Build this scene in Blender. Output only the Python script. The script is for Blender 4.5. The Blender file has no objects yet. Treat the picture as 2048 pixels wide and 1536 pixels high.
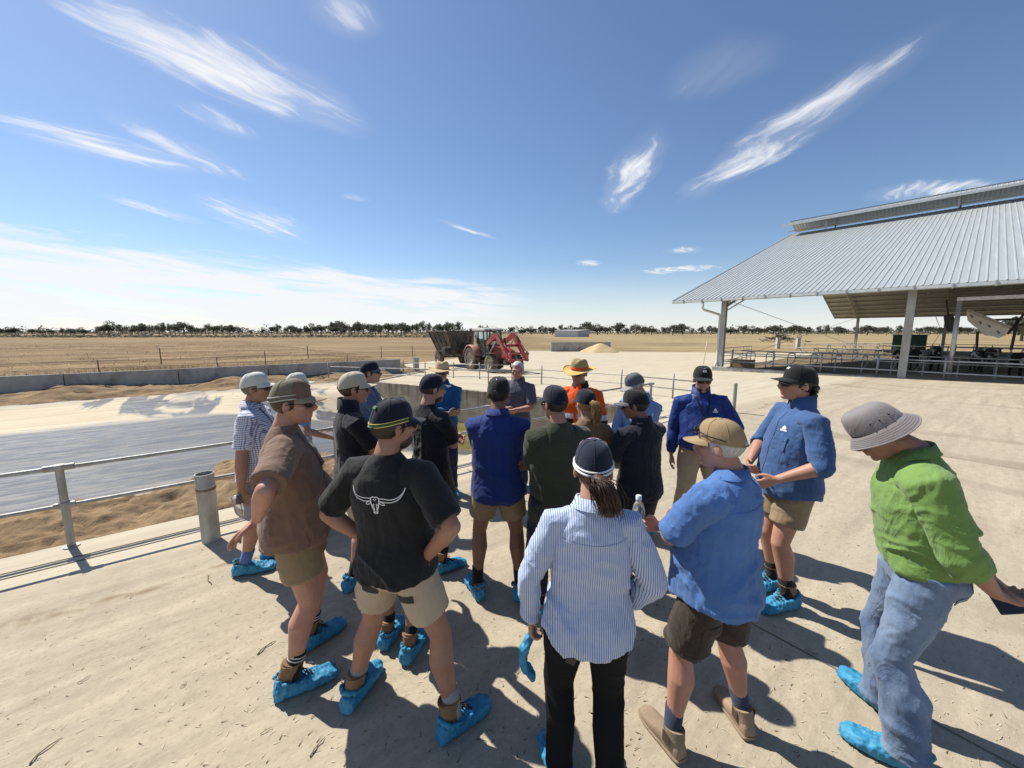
import bpy, bmesh, math, random
import numpy as np
from mathutils import Vector, Matrix
from mathutils.bvhtree import BVHTree

random.seed(7); RNG = np.random.default_rng(11)
SC = bpy.context.scene
COL = SC.collection
R = math.radians

# ------------------------------------------------------------------ camera
CAM_H, FPX, PITCH = 2.08, 770.0, math.atan(104 / 770.0)
cam_d = bpy.data.cameras.new('camera'); cam = bpy.data.objects.new('camera', cam_d); COL.objects.link(cam)
cam.location = (0, 0, CAM_H); cam.rotation_euler = (math.pi / 2 - PITCH, 0, 0)
cam_d.sensor_width = 36; cam_d.lens = 36 * FPX / 2048
cam_d.clip_start = 0.05; cam_d.clip_end = 9000
SC.camera = cam

# ------------------------------------------------------------------ light
SUN_AZ, SUN_EL = R(-56), R(50)          # azimuth from +Y towards +X
sun_dir = Vector((math.sin(SUN_AZ) * math.cos(SUN_EL), math.cos(SUN_AZ) * math.cos(SUN_EL), math.sin(SUN_EL)))
sd = bpy.data.lights.new('sun', 'SUN'); sun = bpy.data.objects.new('sun', sd); COL.objects.link(sun)
sd.energy = 5.0; sd.angle = R(0.53); sd.color = (1.0, 0.95, 0.86)
sun.rotation_euler = sun_dir.to_track_quat('Z', 'Y').to_euler(); sun.location = (-20, 15, 30)
SC.view_settings.view_transform = 'Standard'; SC.view_settings.look = 'None'
SC.view_settings.exposure = 0.42; SC.view_settings.gamma = 1.0
SC.view_settings.use_curve_mapping = False

def pix_dir(px, py):
    x = (px - 1024) / FPX; u = (768 - py) / FPX
    cp, sp = math.cos(PITCH), math.sin(PITCH)
    return Vector((x, cp + u * sp, -sp + u * cp))

def make_world():
    w = bpy.data.worlds.new('World'); SC.world = w; w.use_nodes = True
    nt = w.node_tree; nt.nodes.clear(); L = nt.links.new
    def N(t, **k):
        n = nt.nodes.new(t)
        for a, b in k.items(): setattr(n, a, b)
        return n
    def M(op, a, b=None, c=None, clamp=False):
        n = N('ShaderNodeMath', operation=op); n.use_clamp = clamp
        for i, v in enumerate((a, b, c)):
            if v is None: continue
            if isinstance(v, (int, float)): n.inputs[i].default_value = v
            else: L(v, n.inputs[i])
        return n.outputs[0]
    out = N('ShaderNodeOutputWorld'); bg = N('ShaderNodeBackground'); L(bg.outputs[0], out.inputs[0])
    sky = N('ShaderNodeTexSky', sky_type='NISHITA'); sky.sun_disc = False
    sky.sun_elevation = SUN_EL; sky.sun_rotation = SUN_AZ
    sky.altitude = 100; sky.air_density = 1.0; sky.dust_density = 0.35; sky.ozone_density = 1.8
    bg.inputs[1].default_value = 0.083
    tc = N('ShaderNodeTexCoord'); sep = N('ShaderNodeSeparateXYZ'); L(tc.outputs['Generated'], sep.inputs[0])
    zc = M('MAXIMUM', sep.outputs[2], 0.012)
    u = M('DIVIDE', sep.outputs[0], zc); v = M('DIVIDE', sep.outputs[1], zc)   # flat cloud deck of height 1
    cu = N('ShaderNodeCombineXYZ'); L(u, cu.inputs[0]); L(v, cu.inputs[1])
    def noise(vec, scale, detail=6, rough=0.6, dist=0.0, rot=0.0, sx=1.0, sy=1.0, off=0.0):
        mp = N('ShaderNodeMapping'); mp.inputs['Rotation'].default_value = (0, 0, rot)
        mp.inputs['Scale'].default_value = (sx, sy, 1); mp.inputs['Location'].default_value = (off, off * .7, 0)
        L(vec, mp.inputs[0])
        n = N('ShaderNodeTexNoise'); n.inputs['Scale'].default_value = scale; n.inputs['Detail'].default_value = detail
        n.inputs['Roughness'].default_value = rough; n.inputs['Distortion'].default_value = dist
        L(mp.outputs[0], n.inputs['Vector']); return n.outputs[0]
    warp = noise(cu.outputs[0], 1.1, 3, .55)
    cw = N('ShaderNodeCombineXYZ'); wo = M('MULTIPLY_ADD', warp, .5, -.25); L(M('ADD', u, wo), cw.inputs[0]); L(M('SUBTRACT', v, M('MULTIPLY', wo, .6)), cw.inputs[1])
    def fibres(ang, along, across, off):                                          # fibres of cirrus along one wind direction
        sx = N('ShaderNodeSeparateXYZ'); L(cw.outputs[0], sx.inputs[0]); c_, s_ = math.cos(R(ang)), math.sin(R(ang))
        cc = N('ShaderNodeCombineXYZ')
        L(M('MULTIPLY_ADD', sx.outputs[0], c_ * along, M('MULTIPLY_ADD', sx.outputs[1], s_ * along, off)), cc.inputs[0])
        L(M('MULTIPLY_ADD', sx.outputs[0], -s_ * across, M('MULTIPLY', sx.outputs[1], c_ * across)), cc.inputs[1])
        return noise(cc.outputs[0], 1.0, 8, .62, .35)
    fibA = fibres(53, 1.5, 8.0, 0.0); fibB = fibres(89, 1.8, 7.0, 5.0)
    masks = {'A': None, 'B': None}
    # streaks of cirrus: (end A px, end B px, half width in deck units, strength, fibre direction)
    streaks = [((40, -70), (745, 280), .19, 1.0, 'A'), ((-60, 235), (440, 345), .17, .78, 'A'),
               ((190, 205), (500, 370), .12, .62, 'B'), ((170, 378), (430, 455), .10, .72, 'B'), ((410, 375), (600, 490), .26, .66, 'B'),
               ((1215, 435), (1318, 240), .125, .85, 'B'), ((1370, 410), (1930, 10), .135, .80, 'B'), ((665, -40), (730, 85), .085, .72, 'B'),
               ((865, 436), (1005, 482), .05, .66, 'A'), ((355, 190), (510, 285), .075, .66, 'B'), ((1340, 210), (1540, 50), .13, .48, 'B'),
               ((1735, 378), (1970, 385), .17, .72, 'A'), ((1270, 548), (1470, 530), .32, .92, 'A'), ((1320, 505), (1415, 498), .17, .66, 'A'),
               ((1145, 526), (1210, 524), .20, .75, 'A'), ((675, 390), (745, 402), .06, .62, 'A')]
    for i, (A, B, hw, st, fd) in enumerate(streaks):
        a, b = pix_dir(*A), pix_dir(*B)
        a = Vector((a.x / a.z, a.y / a.z)); b = Vector((b.x / b.z, b.y / b.z))
        c = (a + b) / 2; d = b - a; ln = d.length / 2; an = math.atan2(d.y, d.x)
        du = M('SUBTRACT', u, c.x); dv = M('SUBTRACT', v, c.y)
        p = M('ADD', M('MULTIPLY', du, math.cos(an) / ln), M('MULTIPLY', dv, math.sin(an) / ln))
        hw *= 1.55
        q = M('ADD', M('MULTIPLY', du, -math.sin(an) / hw), M('MULTIPLY_ADD', dv, math.cos(an) / hw, M('MULTIPLY_ADD', warp, 1.8, -.9)))
        e = M('MULTIPLY_ADD', q, q, M('POWER', M('ABSOLUTE', p), 2.4))
        mk = M('MULTIPLY', M('SUBTRACT', 1.0, e, clamp=True), st)
        masks[fd] = mk if masks[fd] is None else M('MAXIMUM', masks[fd], mk)
    dens = None
    for fd, fib in (('A', fibA), ('B', fibB)):
        k = M('MULTIPLY', M('ADD', M('MULTIPLY_ADD', fib, 2.6, -1.72), M('MULTIPLY', masks[fd], 1.02)), 1.35, clamp=True)
        k = M('MULTIPLY', k, M('MULTIPLY', masks[fd], 3.0, clamp=True))
        k = M('MAXIMUM', k, M('MULTIPLY', M('POWER', masks[fd], 1.6), M('MULTIPLY_ADD', fib, .9, -.12)))
        dens = k if dens is None else M('MAXIMUM', dens, k)
    def add(d):
        nonlocal dens
        dens = M('MAXIMUM', dens, d)
    # bank of high cloud low in the left of the sky (its long edge runs down to the right)
    el = M('ARCSINE', sep.outputs[2]); az = M('ARCTAN2', sep.outputs[0], sep.outputs[1])
    top = M('SUBTRACT', .1226, M('MULTIPLY', M('ADD', az, .12), .062))     # elevation of the bank's upper edge
    cb = N('ShaderNodeCombineXYZ'); L(az, cb.inputs[0]); L(M('ADD', el, M('MULTIPLY', az, .075)), cb.inputs[1])
    nb = noise(cb.outputs[0], 4.0, 7, .6, .4, sx=1.0, sy=9.0)
    edge = M('ADD', M('MINIMUM', M('DIVIDE', M('SUBTRACT', top, el), .032), 1.05), M('MULTIPLY_ADD', nb, 6.5, -3.2))
    fade = M('SUBTRACT', 1.0, M('DIVIDE', M('ADD', az, .10), .25), clamp=True)
    add(M('MULTIPLY', M('MULTIPLY', edge, .85, clamp=True), M('MULTIPLY', fade, .93)))
    # milky veil near the horizon
    veil = M('SUBTRACT', 1.0, M('DIVIDE', el, .17), clamp=True)
    add(M('MULTIPLY', M('POWER', veil, 1.5), M('MULTIPLY_ADD', nb, .5, .52)))
    dens = M('MINIMUM', dens, .96)
    tint = N('ShaderNodeMix', data_type='RGBA', blend_type='MULTIPLY'); tint.inputs[0].default_value = 1; L(sky.outputs[0], tint.inputs[6]); tint.inputs[7].default_value = (.96, 1.03, 1.13, 1)
    mix = N('ShaderNodeMix', data_type='RGBA'); L(dens, mix.inputs[0]); L(tint.outputs[2], mix.inputs[6])
    mix.inputs[7].default_value = (8.4, 8.5, 8.7, 1)
    L(mix.outputs[2], bg.inputs[0])
make_world()
SC.world.cycles.sampling_method = 'MANUAL'; SC.world.cycles.sample_map_resolution = 512
SC.cycles.max_bounces = 6; SC.cycles.diffuse_bounces = 3; SC.cycles.glossy_bounces = 3; SC.cycles.transmission_bounces = 6; SC.cycles.transparent_max_bounces = 8
SC.cycles.caustics_reflective = False; SC.cycles.caustics_refractive = False

# ------------------------------------------------------------------ site frame and ground heights
SITE = R(37.5); CU, SU = math.cos(SITE), math.sin(SITE)
def uv(u, v): return (CU * u - SU * v, SU * u + CU * v)
def to_uv(x, y): return (CU * x + SU * y, -SU * x + CU * y)
def sstep(a, b, x):
    t = np.clip((np.asarray(x, float) - a) / (b - a), 0, 1); return t * t * (3 - 2 * t)
def g(x, y): return -0.6 * sstep(10, 32, y)
def gnd(px, py):
    d = pix_dir(px, py); z = 0.0
    for _ in range(12):
        t = (z - CAM_H) / d.z; z = float(g(d.x * t, d.y * t))
    return Vector((d.x * t, d.y * t, z))

# ------------------------------------------------------------------ noise
def _hash(ix, iy, iz, s):
    h = (ix * 374761393 + iy * 668265263 + iz * 2147483647 + s * 974711) & 0xFFFFFFFF
    h = ((h ^ (h >> 13)) * 1274126177) & 0xFFFFFFFF
    return ((h ^ (h >> 16)) & 0xFFFF) / 32767.5 - 1.0
def vnoise(p, seed=0):
    p = np.asarray(p, float); i = np.floor(p).astype(np.int64); f = p - i; f = f * f * f * (f * (f * 6 - 15) + 10)
    r = 0
    for dx in (0, 1):
        for dy in (0, 1):
            for dz in (0, 1):
                w = (f[:, 0] if dx else 1 - f[:, 0]) * (f[:, 1] if dy else 1 - f[:, 1]) * (f[:, 2] if dz else 1 - f[:, 2])
                r = r + w * _hash(i[:, 0] + dx, i[:, 1] + dy, i[:, 2] + dz, seed)
    return r
def fbm(p, octv=4, seed=0, gain=.5):
    a, r, p = 1.0, 0, np.asarray(p, float)
    for k in range(octv):
        r = r + a * vnoise(p, seed + k); p = p * 2.03 + 5.1; a *= gain
    return r

# ------------------------------------------------------------------ materials
def srgb(r, g_, b):
    return tuple(((c / 255) / 12.92 if c / 255 <= .04045 else ((c / 255 + .055) / 1.055) ** 2.4) for c in (r, g_, b))
class NT:
    def __init__(s, name):
        s.m = bpy.data.materials.new(name); s.m.use_nodes = True; s.t = s.m.node_tree; s.t.nodes.clear()
        s.out = s.N('ShaderNodeOutputMaterial'); s.b = s.N('ShaderNodeBsdfPrincipled'); s.L(s.b.outputs[0], s.out.inputs[0])
        s.tc = s.N('ShaderNodeTexCoord')
    def N(s, t, **k):
        n = s.t.nodes.new(t)
        for a, b in k.items(): setattr(n, a, b)
        return n
    def L(s, a, b): s.t.links.new(a, b)
    def put(s, v, sock):
        if isinstance(v, (int, float)): sock.default_value = v
        elif isinstance(v, (tuple, list)):
            sock.default_value = tuple(v) + ((1,) if len(v) == 3 and len(sock.default_value) == 4 else ())
        else: s.L(v, sock)
    def math(s, op, a, b=None, c=None, clamp=False):
        n = s.N('ShaderNodeMath', operation=op); n.use_clamp = clamp
        for i, v in enumerate((a, b, c)):
            if v is not None: s.put(v, n.inputs[i])
        return n.outputs[0]
    def map(s, scale=(1, 1, 1), rot=(0, 0, 0), loc=(0, 0, 0), src='Object'):
        n = s.N('ShaderNodeMapping'); n.inputs['Scale'].default_value = scale; n.inputs['Rotation'].default_value = rot
        n.inputs['Location'].default_value = loc; s.L(s.tc.outputs[src], n.inputs[0]); return n.outputs[0]
    def noise(s, vec, scale=5, detail=4, rough=.55, dist=0.):
        n = s.N('ShaderNodeTexNoise'); s.L(vec, n.inputs['Vector']); n.inputs['Scale'].default_value = scale
        n.inputs['Detail'].default_value = detail; n.inputs['Roughness'].default_value = rough
        n.inputs['Distortion'].default_value = dist; return n.outputs[0]
    def ramp(s, fac, stops, mode='LINEAR'):
        n = s.N('ShaderNodeValToRGB'); n.color_ramp.interpolation = mode; e = n.color_ramp.elements
        while len(e) < len(stops): e.new(.5)
        for i, (p, c) in enumerate(stops):
            e[i].position = p; e[i].color = (c, c, c, 1) if isinstance(c, (int, float)) else tuple(c) + (1,)
        s.L(fac, n.inputs[0]); return n.outputs[0]
    def mix(s, fac, a, b, blend='MIX'):
        n = s.N('ShaderNodeMix', data_type='RGBA', blend_type=blend); s.put(fac, n.inputs[0]); s.put(a, n.inputs[6]); s.put(b, n.inputs[7])
        return n.outputs[2]
    def sep(s, vec):
        n = s.N('ShaderNodeSeparateXYZ'); s.L(vec, n.inputs[0]); return n.outputs
    def bump(s, h, strength=.3, dist=.01):
        n = s.N('ShaderNodeBump'); n.inputs['Strength'].default_value = strength; n.inputs['Distance'].default_value = dist
        s.L(h, n.inputs['Height']); s.L(n.outputs[0], s.b.inputs['Normal']); return n
    def set(s, col=None, rough=None, metal=None, spec=None, **k):
        if col is not None: s.put(col, s.b.inputs['Base Color'])
        if rough is not None: s.put(rough, s.b.inputs['Roughness'])
        if metal is not None: s.put(metal, s.b.inputs['Metallic'])
        if spec is not None: s.put(spec, s.b.inputs['Specular IOR Level'])
        for a, b in k.items(): s.put(b, s.b.inputs[a.replace('_', ' ')])
        return s.m
_MC = {}
def mat(name, col, rough=.75, var=.18, nscale=6, bump=0., bscale=60, metal=0., spec=.4, dirt=None, dscale=3, dcut=(.5, .7), stretch=(1, 1, 1)):
    if name in _MC: return _MC[name]
    n = NT(name); v = n.map(stretch)
    a = n.noise(v, nscale, 5, .6)
    c = n.mix(n.ramp(a, [(.3, 0), (.7, 1)]), tuple(x * (1 - var) for x in col), tuple(min(1, x * (1 + var)) for x in col))
    if dirt:
        d = n.ramp(n.noise(n.map(stretch, loc=(3, 7, 1)), dscale, 6, .65), [(dcut[0], 0), (dcut[1], 1)])
        c = n.mix(d, c, dirt)
    if bump: n.bump(n.noise(v, bscale, 4, .6), bump, .01)
    n.set(c, rough, metal, spec); _MC[name] = n.m; return n.m

def leafmat(name, col):
    if name in _MC: return _MC[name]
    n = NT(name); c = n.mix(n.noise(n.map(), .6, 3), tuple(x * .7 for x in col), tuple(x * 1.3 for x in col)); n.set(c, .7, 0, .2)
    t = n.N('ShaderNodeBsdfTranslucent'); n.put(c, t.inputs[0]); mx = n.N('ShaderNodeMixShader'); mx.inputs[0].default_value = .45; n.L(n.b.outputs[0], mx.inputs[1]); n.L(t.outputs[0], mx.inputs[2]); n.L(mx.outputs[0], n.out.inputs[0])
    _MC[name] = n.m; return n.m
def cloth(name, col, rough=.9, var=.10, fold=.35, col2=None, pattern=None, sheen=.15, fs=9):
    """woven fabric: slight fading, folds and weave in the bump"""
    if name in _MC: return _MC[name]
    n = NT(name); v = n.map()
    a = n.noise(v, 4, 4, .6)
    c = n.mix(n.ramp(a, [(.3, 0), (.7, 1)]), tuple(x * (1 - var) for x in col), tuple(min(1, x * (1 + var)) for x in col))
    s = n.sep(v)
    if pattern == 'stripe':
        w = n.math('SINE', n.math('MULTIPLY', s[0], 2 * math.pi / .0098))
        c = n.mix(n.ramp(w, [(.30, 0), (.62, 1)]), c, col2)
    if pattern == 'gingham':
        wx = n.ramp(n.math('SINE', n.math('MULTIPLY', n.math('ADD', n.math('MULTIPLY', s[0], .8), s[1]), 2 * math.pi / .017)), [(.45, 0), (.55, .55)])
        wz = n.ramp(n.math('SINE', n.math('MULTIPLY', s[2], 2 * math.pi / .017)), [(.45, 0), (.55, .55)])
        c = n.mix(n.math('ADD', wx, wz, clamp=True), c, col2)
    if pattern == 'denim':
        d = n.ramp(n.noise(n.map((1, 1, .5)), 5, 5, .6), [(.35, 0), (.75, 1)])
        c = n.mix(d, c, col2)
    if pattern == 'camo':
        d = n.ramp(n.noise(v, 28, 2, .5), [(.45, 0), (.5, 1)], 'CONSTANT'); c = n.mix(d, c, col2)
    f1 = n.noise(n.map((1, 1, .55), rot=(.3, .5, .2)), fs, 4, .55, .8)
    f1 = n.math('ABSOLUTE', n.math('SUBTRACT', f1, .5))
    f2 = n.noise(v, 260, 2, .5)
    h = n.math('ADD', n.math('MULTIPLY', f1, -2.0), n.math('MULTIPLY', f2, .10))
    n.bump(h, fold, .02)
    n.set(c, rough, 0, .25, Sheen_Weight=sheen); _MC[name] = n.m; return n.m

def skin(name, col):
    if name in _MC: return _MC[name]
    n = NT(name); v = n.map()
    a = n.noise(v, 9, 5, .6); b = n.noise(v, 120, 3, .6)
    c = n.mix(n.ramp(a, [(.3, 0), (.7, 1)]), tuple(x * k for x, k in zip(col, (.88, .77, .71))), tuple(x * k for x, k in zip(col, (1.04, 1.05, 1.05))))
    c = n.mix(n.ramp(b, [(.52, 0), (.75, .35)]), c, tuple(x * k for x, k in zip(col, (.7, .55, .5))))
    n.bump(b, .12, .004)
    n.set(c, .52, 0, .35, Subsurface_Weight=.06); n.b.inputs['Subsurface Radius'].default_value = (.02, .008, .004)
    _MC[name] = n.m; return n.m

# ------------------------------------------------------------------ mesh builder
class MB:
    def __init__(s): s.v = []; s.f = []; s.n = 0
    def add(s, v, f):
        v = np.asarray(v, float).reshape(-1, 3); s.v.append(v); o = s.n
        s.f.extend([tuple(int(i) + o for i in q) for q in f]); s.n += len(v); return s
    def box(s, c, size, m=None):
        x, y, z = (k / 2 for k in size)
        v = np.array([(i * x, j * y, k * z) for k in (-1, 1) for j in (-1, 1) for i in (-1, 1)], float)
        if m is not None: v = v @ np.array(m.to_3x3()).T
        v = v + np.array(c, float)
        return s.add(v, [(0, 2, 3, 1), (4, 5, 7, 6), (0, 1, 5, 4), (2, 6, 7, 3), (0, 4, 6, 2), (1, 3, 7, 5)])
    def beam(s, a, b, w, h, up=(0, 0, 1)):
        a, b = np.array(a, float), np.array(b, float); t = b - a; l = np.linalg.norm(t); t = t / l
        sd_ = np.cross(t, up); 
        if np.linalg.norm(sd_) < 1e-5: sd_ = np.cross(t, (1, 0, 0))
        sd_ /= np.linalg.norm(sd_); n = np.cross(sd_, t)
        v = [p + i * sd_ * w / 2 + j * n * h / 2 for p in (a, b) for (i, j) in ((-1, -1), (1, -1), (1, 1), (-1, 1))]
        return s.add(v, [(3, 2, 1, 0), (4, 5, 6, 7), (0, 1, 5, 4), (1, 2, 6, 5), (2, 3, 7, 6), (3, 0, 4, 7)])
    def tube(s, pts, rad, seg=10, ref=(0, 1, 0), caps=True, sq=1.0):
        pts = np.array(pts, float); n = len(pts)
        if not isinstance(rad, (list, np.ndarray)): rad = [rad] * n
        rad = [(r, r) if isinstance(r, (int, float, np.floating)) else tuple(r) for r in rad]
        V = []
        for i in range(n):
            t = pts[min(i + 1, n - 1)] - pts[max(i - 1, 0)]; t = t / (np.linalg.norm(t) + 1e-12)
            rf = np.array(ref, float)
            sd_ = np.cross(t, rf)
            if np.linalg.norm(sd_) < .05: sd_ = np.cross(t, (1, .1, .2))
            sd_ /= np.linalg.norm(sd_); nn = np.cross(sd_, t)
            for k in range(seg):
                a = 2 * math.pi * k / seg; c, sn = math.cos(a), math.sin(a)
                if sq != 1.0: c = math.copysign(abs(c) ** sq, c); sn = math.copysign(abs(sn) ** sq, sn)
                V.append(pts[i] + sd_ * c * rad[i][0] + nn * sn * rad[i][1])
        F = [(i * seg + k, i * seg + (k + 1) % seg, (i + 1) * seg + (k + 1) % seg, (i + 1) * seg + k) for i in range(n - 1) for k in range(seg)]
        if caps:
            F.append(tuple(range(seg))[::-1]); F.append(tuple((n - 1) * seg + k for k in range(seg)))
        return s.add(V, F)
    def ell(s, c, r, seg=14, rings=9, m=None):
        V = [(0, 0, -1)]
        for i in range(1, rings):
            a = math.pi * i / rings - math.pi / 2
            for k in range(seg):
                b = 2 * math.pi * k / seg; V.append((math.cos(a) * math.cos(b), math.cos(a) * math.sin(b), math.sin(a)))
        V.append((0, 0, 1)); V = np.array(V) * np.array(r, float)
        if m is not None: V = V @ np.array(m.to_3x3()).T
        V = V + np.array(c, float)
        F = [(0, 1 + (k + 1) % seg, 1 + k) for k in range(seg)]
        for i in range(rings - 2):
            F += [(1 + i * seg + k, 1 + i * seg + (k + 1) % seg, 1 + (i + 1) * seg + (k + 1) % seg, 1 + (i + 1) * seg + k) for k in range(seg)]
        l = 1 + (rings - 1) * seg; o = 1 + (rings - 2) * seg
        F += [(o + k, o + (k + 1) % seg, l) for k in range(seg)]
        return s.add(V, F)
    def lathe(s, prof, seg=24, c=(0, 0, 0), sx=1., sy=1., caps=False):
        V = [(r * math.cos(2 * math.pi * k / seg) * sx + c[0], r * math.sin(2 * math.pi * k / seg) * sy + c[1], z + c[2]) for r, z in prof for k in range(seg)]
        n = len(prof)
        F = [(i * seg + k, i * seg + (k + 1) % seg, (i + 1) * seg + (k + 1) % seg, (i + 1) * seg + k) for i in range(n - 1) for k in range(seg)]
        if caps: F.append(tuple(range(seg))[::-1]); F.append(tuple((n - 1) * seg + k for k in range(seg)))
        return s.add(V, F)
    def grid(s, P):
        P = np.asarray(P, float); a, b = P.shape[:2]
        return s.add(P.reshape(-1, 3), [(i * b + j, i * b + j + 1, (i + 1) * b + j + 1, (i + 1) * b + j) for i in range(a - 1) for j in range(b - 1)])
    def prism(s, poly, a, b, axis=0):
        """polygon (list of 2-D points) extruded along an axis between a and b"""
        n = len(poly); V = []
        for t in (a, b):
            for p, q in poly: V.append({0: (t, p, q), 1: (p, t, q), 2: (p, q, t)}[axis])
        return s.add(V, [tuple(range(n))[::-1], tuple(range(n, 2 * n))] + [(i, (i + 1) % n, n + (i + 1) % n, n + i) for i in range(n)])
    def xf(s, m):
        m = np.array(m); s.v = [(v @ m[:3, :3].T + m[:3, 3]) for v in s.v]; return s
    def arrays(s): return (np.vstack(s.v) if s.v else np.zeros((0, 3))), s.f
    def mesh(s, name, smooth=True):
        v, f = s.arrays(); me = bpy.data.meshes.new(name); me.from_pydata(v.tolist(), [], f); me.update()
        bm_fix(me)
        if smooth: me.polygons.foreach_set('use_smooth', [True] * len(me.polygons))
        return me
    def build(s, name, material, parent=None, smooth=False, angle=None):
        me = s.mesh(name, smooth or angle is not None); me.materials.append(material)
        if angle is not None: me.set_sharp_from_angle(angle=R(angle))
        o = bpy.data.objects.new(name, me); COL.objects.link(o)
        if parent is not None: o.parent = parent
        return o
def bm_fix(me):
    bm = bmesh.new(); bm.from_mesh(me); bmesh.ops.recalc_face_normals(bm, faces=bm.faces); bm.to_mesh(me); bm.free()

def tag(o, label=None, cat=None, group=None, kind=None):
    if label: o['label'] = label
    if cat: o['category'] = cat
    if group: o['group'] = group
    if kind: o['kind'] = kind
    return o
def thing(name, label, cat, loc=(0, 0, 0), rotz=0., group=None):
    o = bpy.data.objects.new(name, None); COL.objects.link(o); o.empty_display_size = .2
    o.location = loc; o.rotation_euler = (0, 0, rotz); return tag(o, label, cat, group)
def inst(src, parent=None, loc=None, rot=None, scale=None, name=None):
    o = src.copy(); COL.objects.link(o)
    if name: o.name = name
    if parent is not None: o.parent = parent
    if loc is not None: o.location = loc
    if rot is not None: o.rotation_euler = rot
    if scale is not None: o.scale = scale
    return o
def dup(root, loc, rotz=0., scale=1., label=None, group=None):
    r = root.copy(); COL.objects.link(r); r.location = loc; r.rotation_euler = (0, 0, rotz); r.scale = (scale,) * 3 if isinstance(scale, (int, float)) else scale
    if label: r['label'] = label
    if group: r['group'] = group
    for ch in list(root.children):
        c = ch.copy(); COL.objects.link(c); c.parent = r
        for gch in list(ch.children):
            d = gch.copy(); COL.objects.link(d); d.parent = c
    return r
def catmull(P, n):
    P = np.array(P, float); k = len(P); ts = np.linspace(0, k - 1, n); out = []
    for t in ts:
        i = min(int(t), k - 2); f = t - i; p0, p1, p2, p3 = P[max(i - 1, 0)], P[i], P[i + 1], P[min(i + 2, k - 1)]
        out.append(.5 * ((2 * p1) + (p2 - p0) * f + (2 * p0 - 5 * p1 + 4 * p2 - p3) * f * f + (3 * p1 - p0 - 3 * p2 + p3) * f ** 3))
    return np.array(out)
# ================================================================== setting
def struct(o): o['kind'] = 'structure'; return o
def site(o): o.rotation_euler = (0, 0, SITE); return o

# ---- materials of the ground
def yard_mat():
    n = NT('dusty_concrete'); v = n.map(); s = n.sep(v)
    warp = n.noise(v, .6, 3)
    st = n.noise(n.map((.09, 1.0, 1)), 4.2, 8, .66, .5)           # drag marks along the yard
    st2 = n.noise(n.map((.35, .07, 1), rot=(0, 0, R(20))), 5.0, 6, .6, .8)
    bl = n.noise(v, .35, 5, .55); fine = n.noise(v, 34, 5, .7); sp = n.noise(n.map((.5, 1, 1)), 70, 2, .5)
    scuff = n.noise(n.map((.6, 1, 1)), 11, 6, .7)
    c = n.mix(n.ramp(n.math('ADD', n.math('MULTIPLY', st, .55), n.math('MULTIPLY', scuff, .45)), [(.34, 0), (.64, 1)]), (.275, .232, .172), (.51, .438, .325))
    c = n.mix(n.ramp(bl, [(.35, 0), (.65, .65)]), c, (.40, .345, .258))
    c = n.mix(n.ramp(st2, [(.60, 0), (.78, .35)]), c, (.22, .172, .115))
    c = n.mix(n.ramp(fine, [(.32, .5), (.48, 0)]), c, (.27, .215, .145))
    c = n.mix(n.ramp(sp, [(.66, 0), (.74, .42)]), c, (.66, .59, .45))
    dx = n.math('SUBTRACT', s[0], 24.0); dy = n.math('SUBTRACT', s[1], 1.0); rr_ = n.math('SQRT', n.math('ADD', n.math('MULTIPLY', dx, dx), n.math('MULTIPLY', dy, dy)))
    arc = n.math('SINE', n.math('MULTIPLY', n.math('ADD', rr_, n.math('MULTIPLY', n.noise(v, .25, 4), 2.4)), 3.4))      # turning marks of machines
    arcm = n.math('MULTIPLY', n.ramp(arc, [(.55, 0), (.95, 1)]), n.ramp(n.noise(v, .16, 4, .6), [(.46, 0), (.62, .55)]))
    c = n.mix(arcm, c, (.20, .165, .115))
    blot = n.ramp(n.noise(n.map((.7, 1, 1)), 1.3, 7, .7), [(.56, 0), (.70, .32)]); c = n.mix(blot, c, (.26, .215, .155))
    # trodden dirt in front of the railing, cleaner strip of slab at its foot
    edge = n.ramp(n.math('ADD', s[1], n.math('MULTIPLY', warp, .9)), [(.0, 0), (1, 1)])
    v0 = n.math('ADD', s[1], n.math('MULTIPLY_ADD', n.noise(n.map((.5, 1, 1)), 2.2, 5), .7, -.35))
    strip = n.ramp(n.math('DIVIDE', v0, 6.0), [(.74, 0), (.80, .8), (1, .8)])
    c = n.mix(strip, c, n.mix(n.ramp(st, [(.3, 0), (.7, 1)]), (.42, .36, .265), (.57, .505, .385)))
    line = n.ramp(n.math('ABSOLUTE', n.math('SUBTRACT', v0, 4.12)), [(.0, 1), (.10, 0)])
    c = n.mix(n.math('MULTIPLY', line, n.ramp(n.noise(v, 5, 4), [(.4, 0), (.6, .8)])), c, (.20, .145, .085))
    n.bump(n.math('ADD', fine, n.math('MULTIPLY', sp, .5)), .30, .008)
    return n.set(c, .95, 0, .1)
M_YARD = yard_mat()

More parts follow.
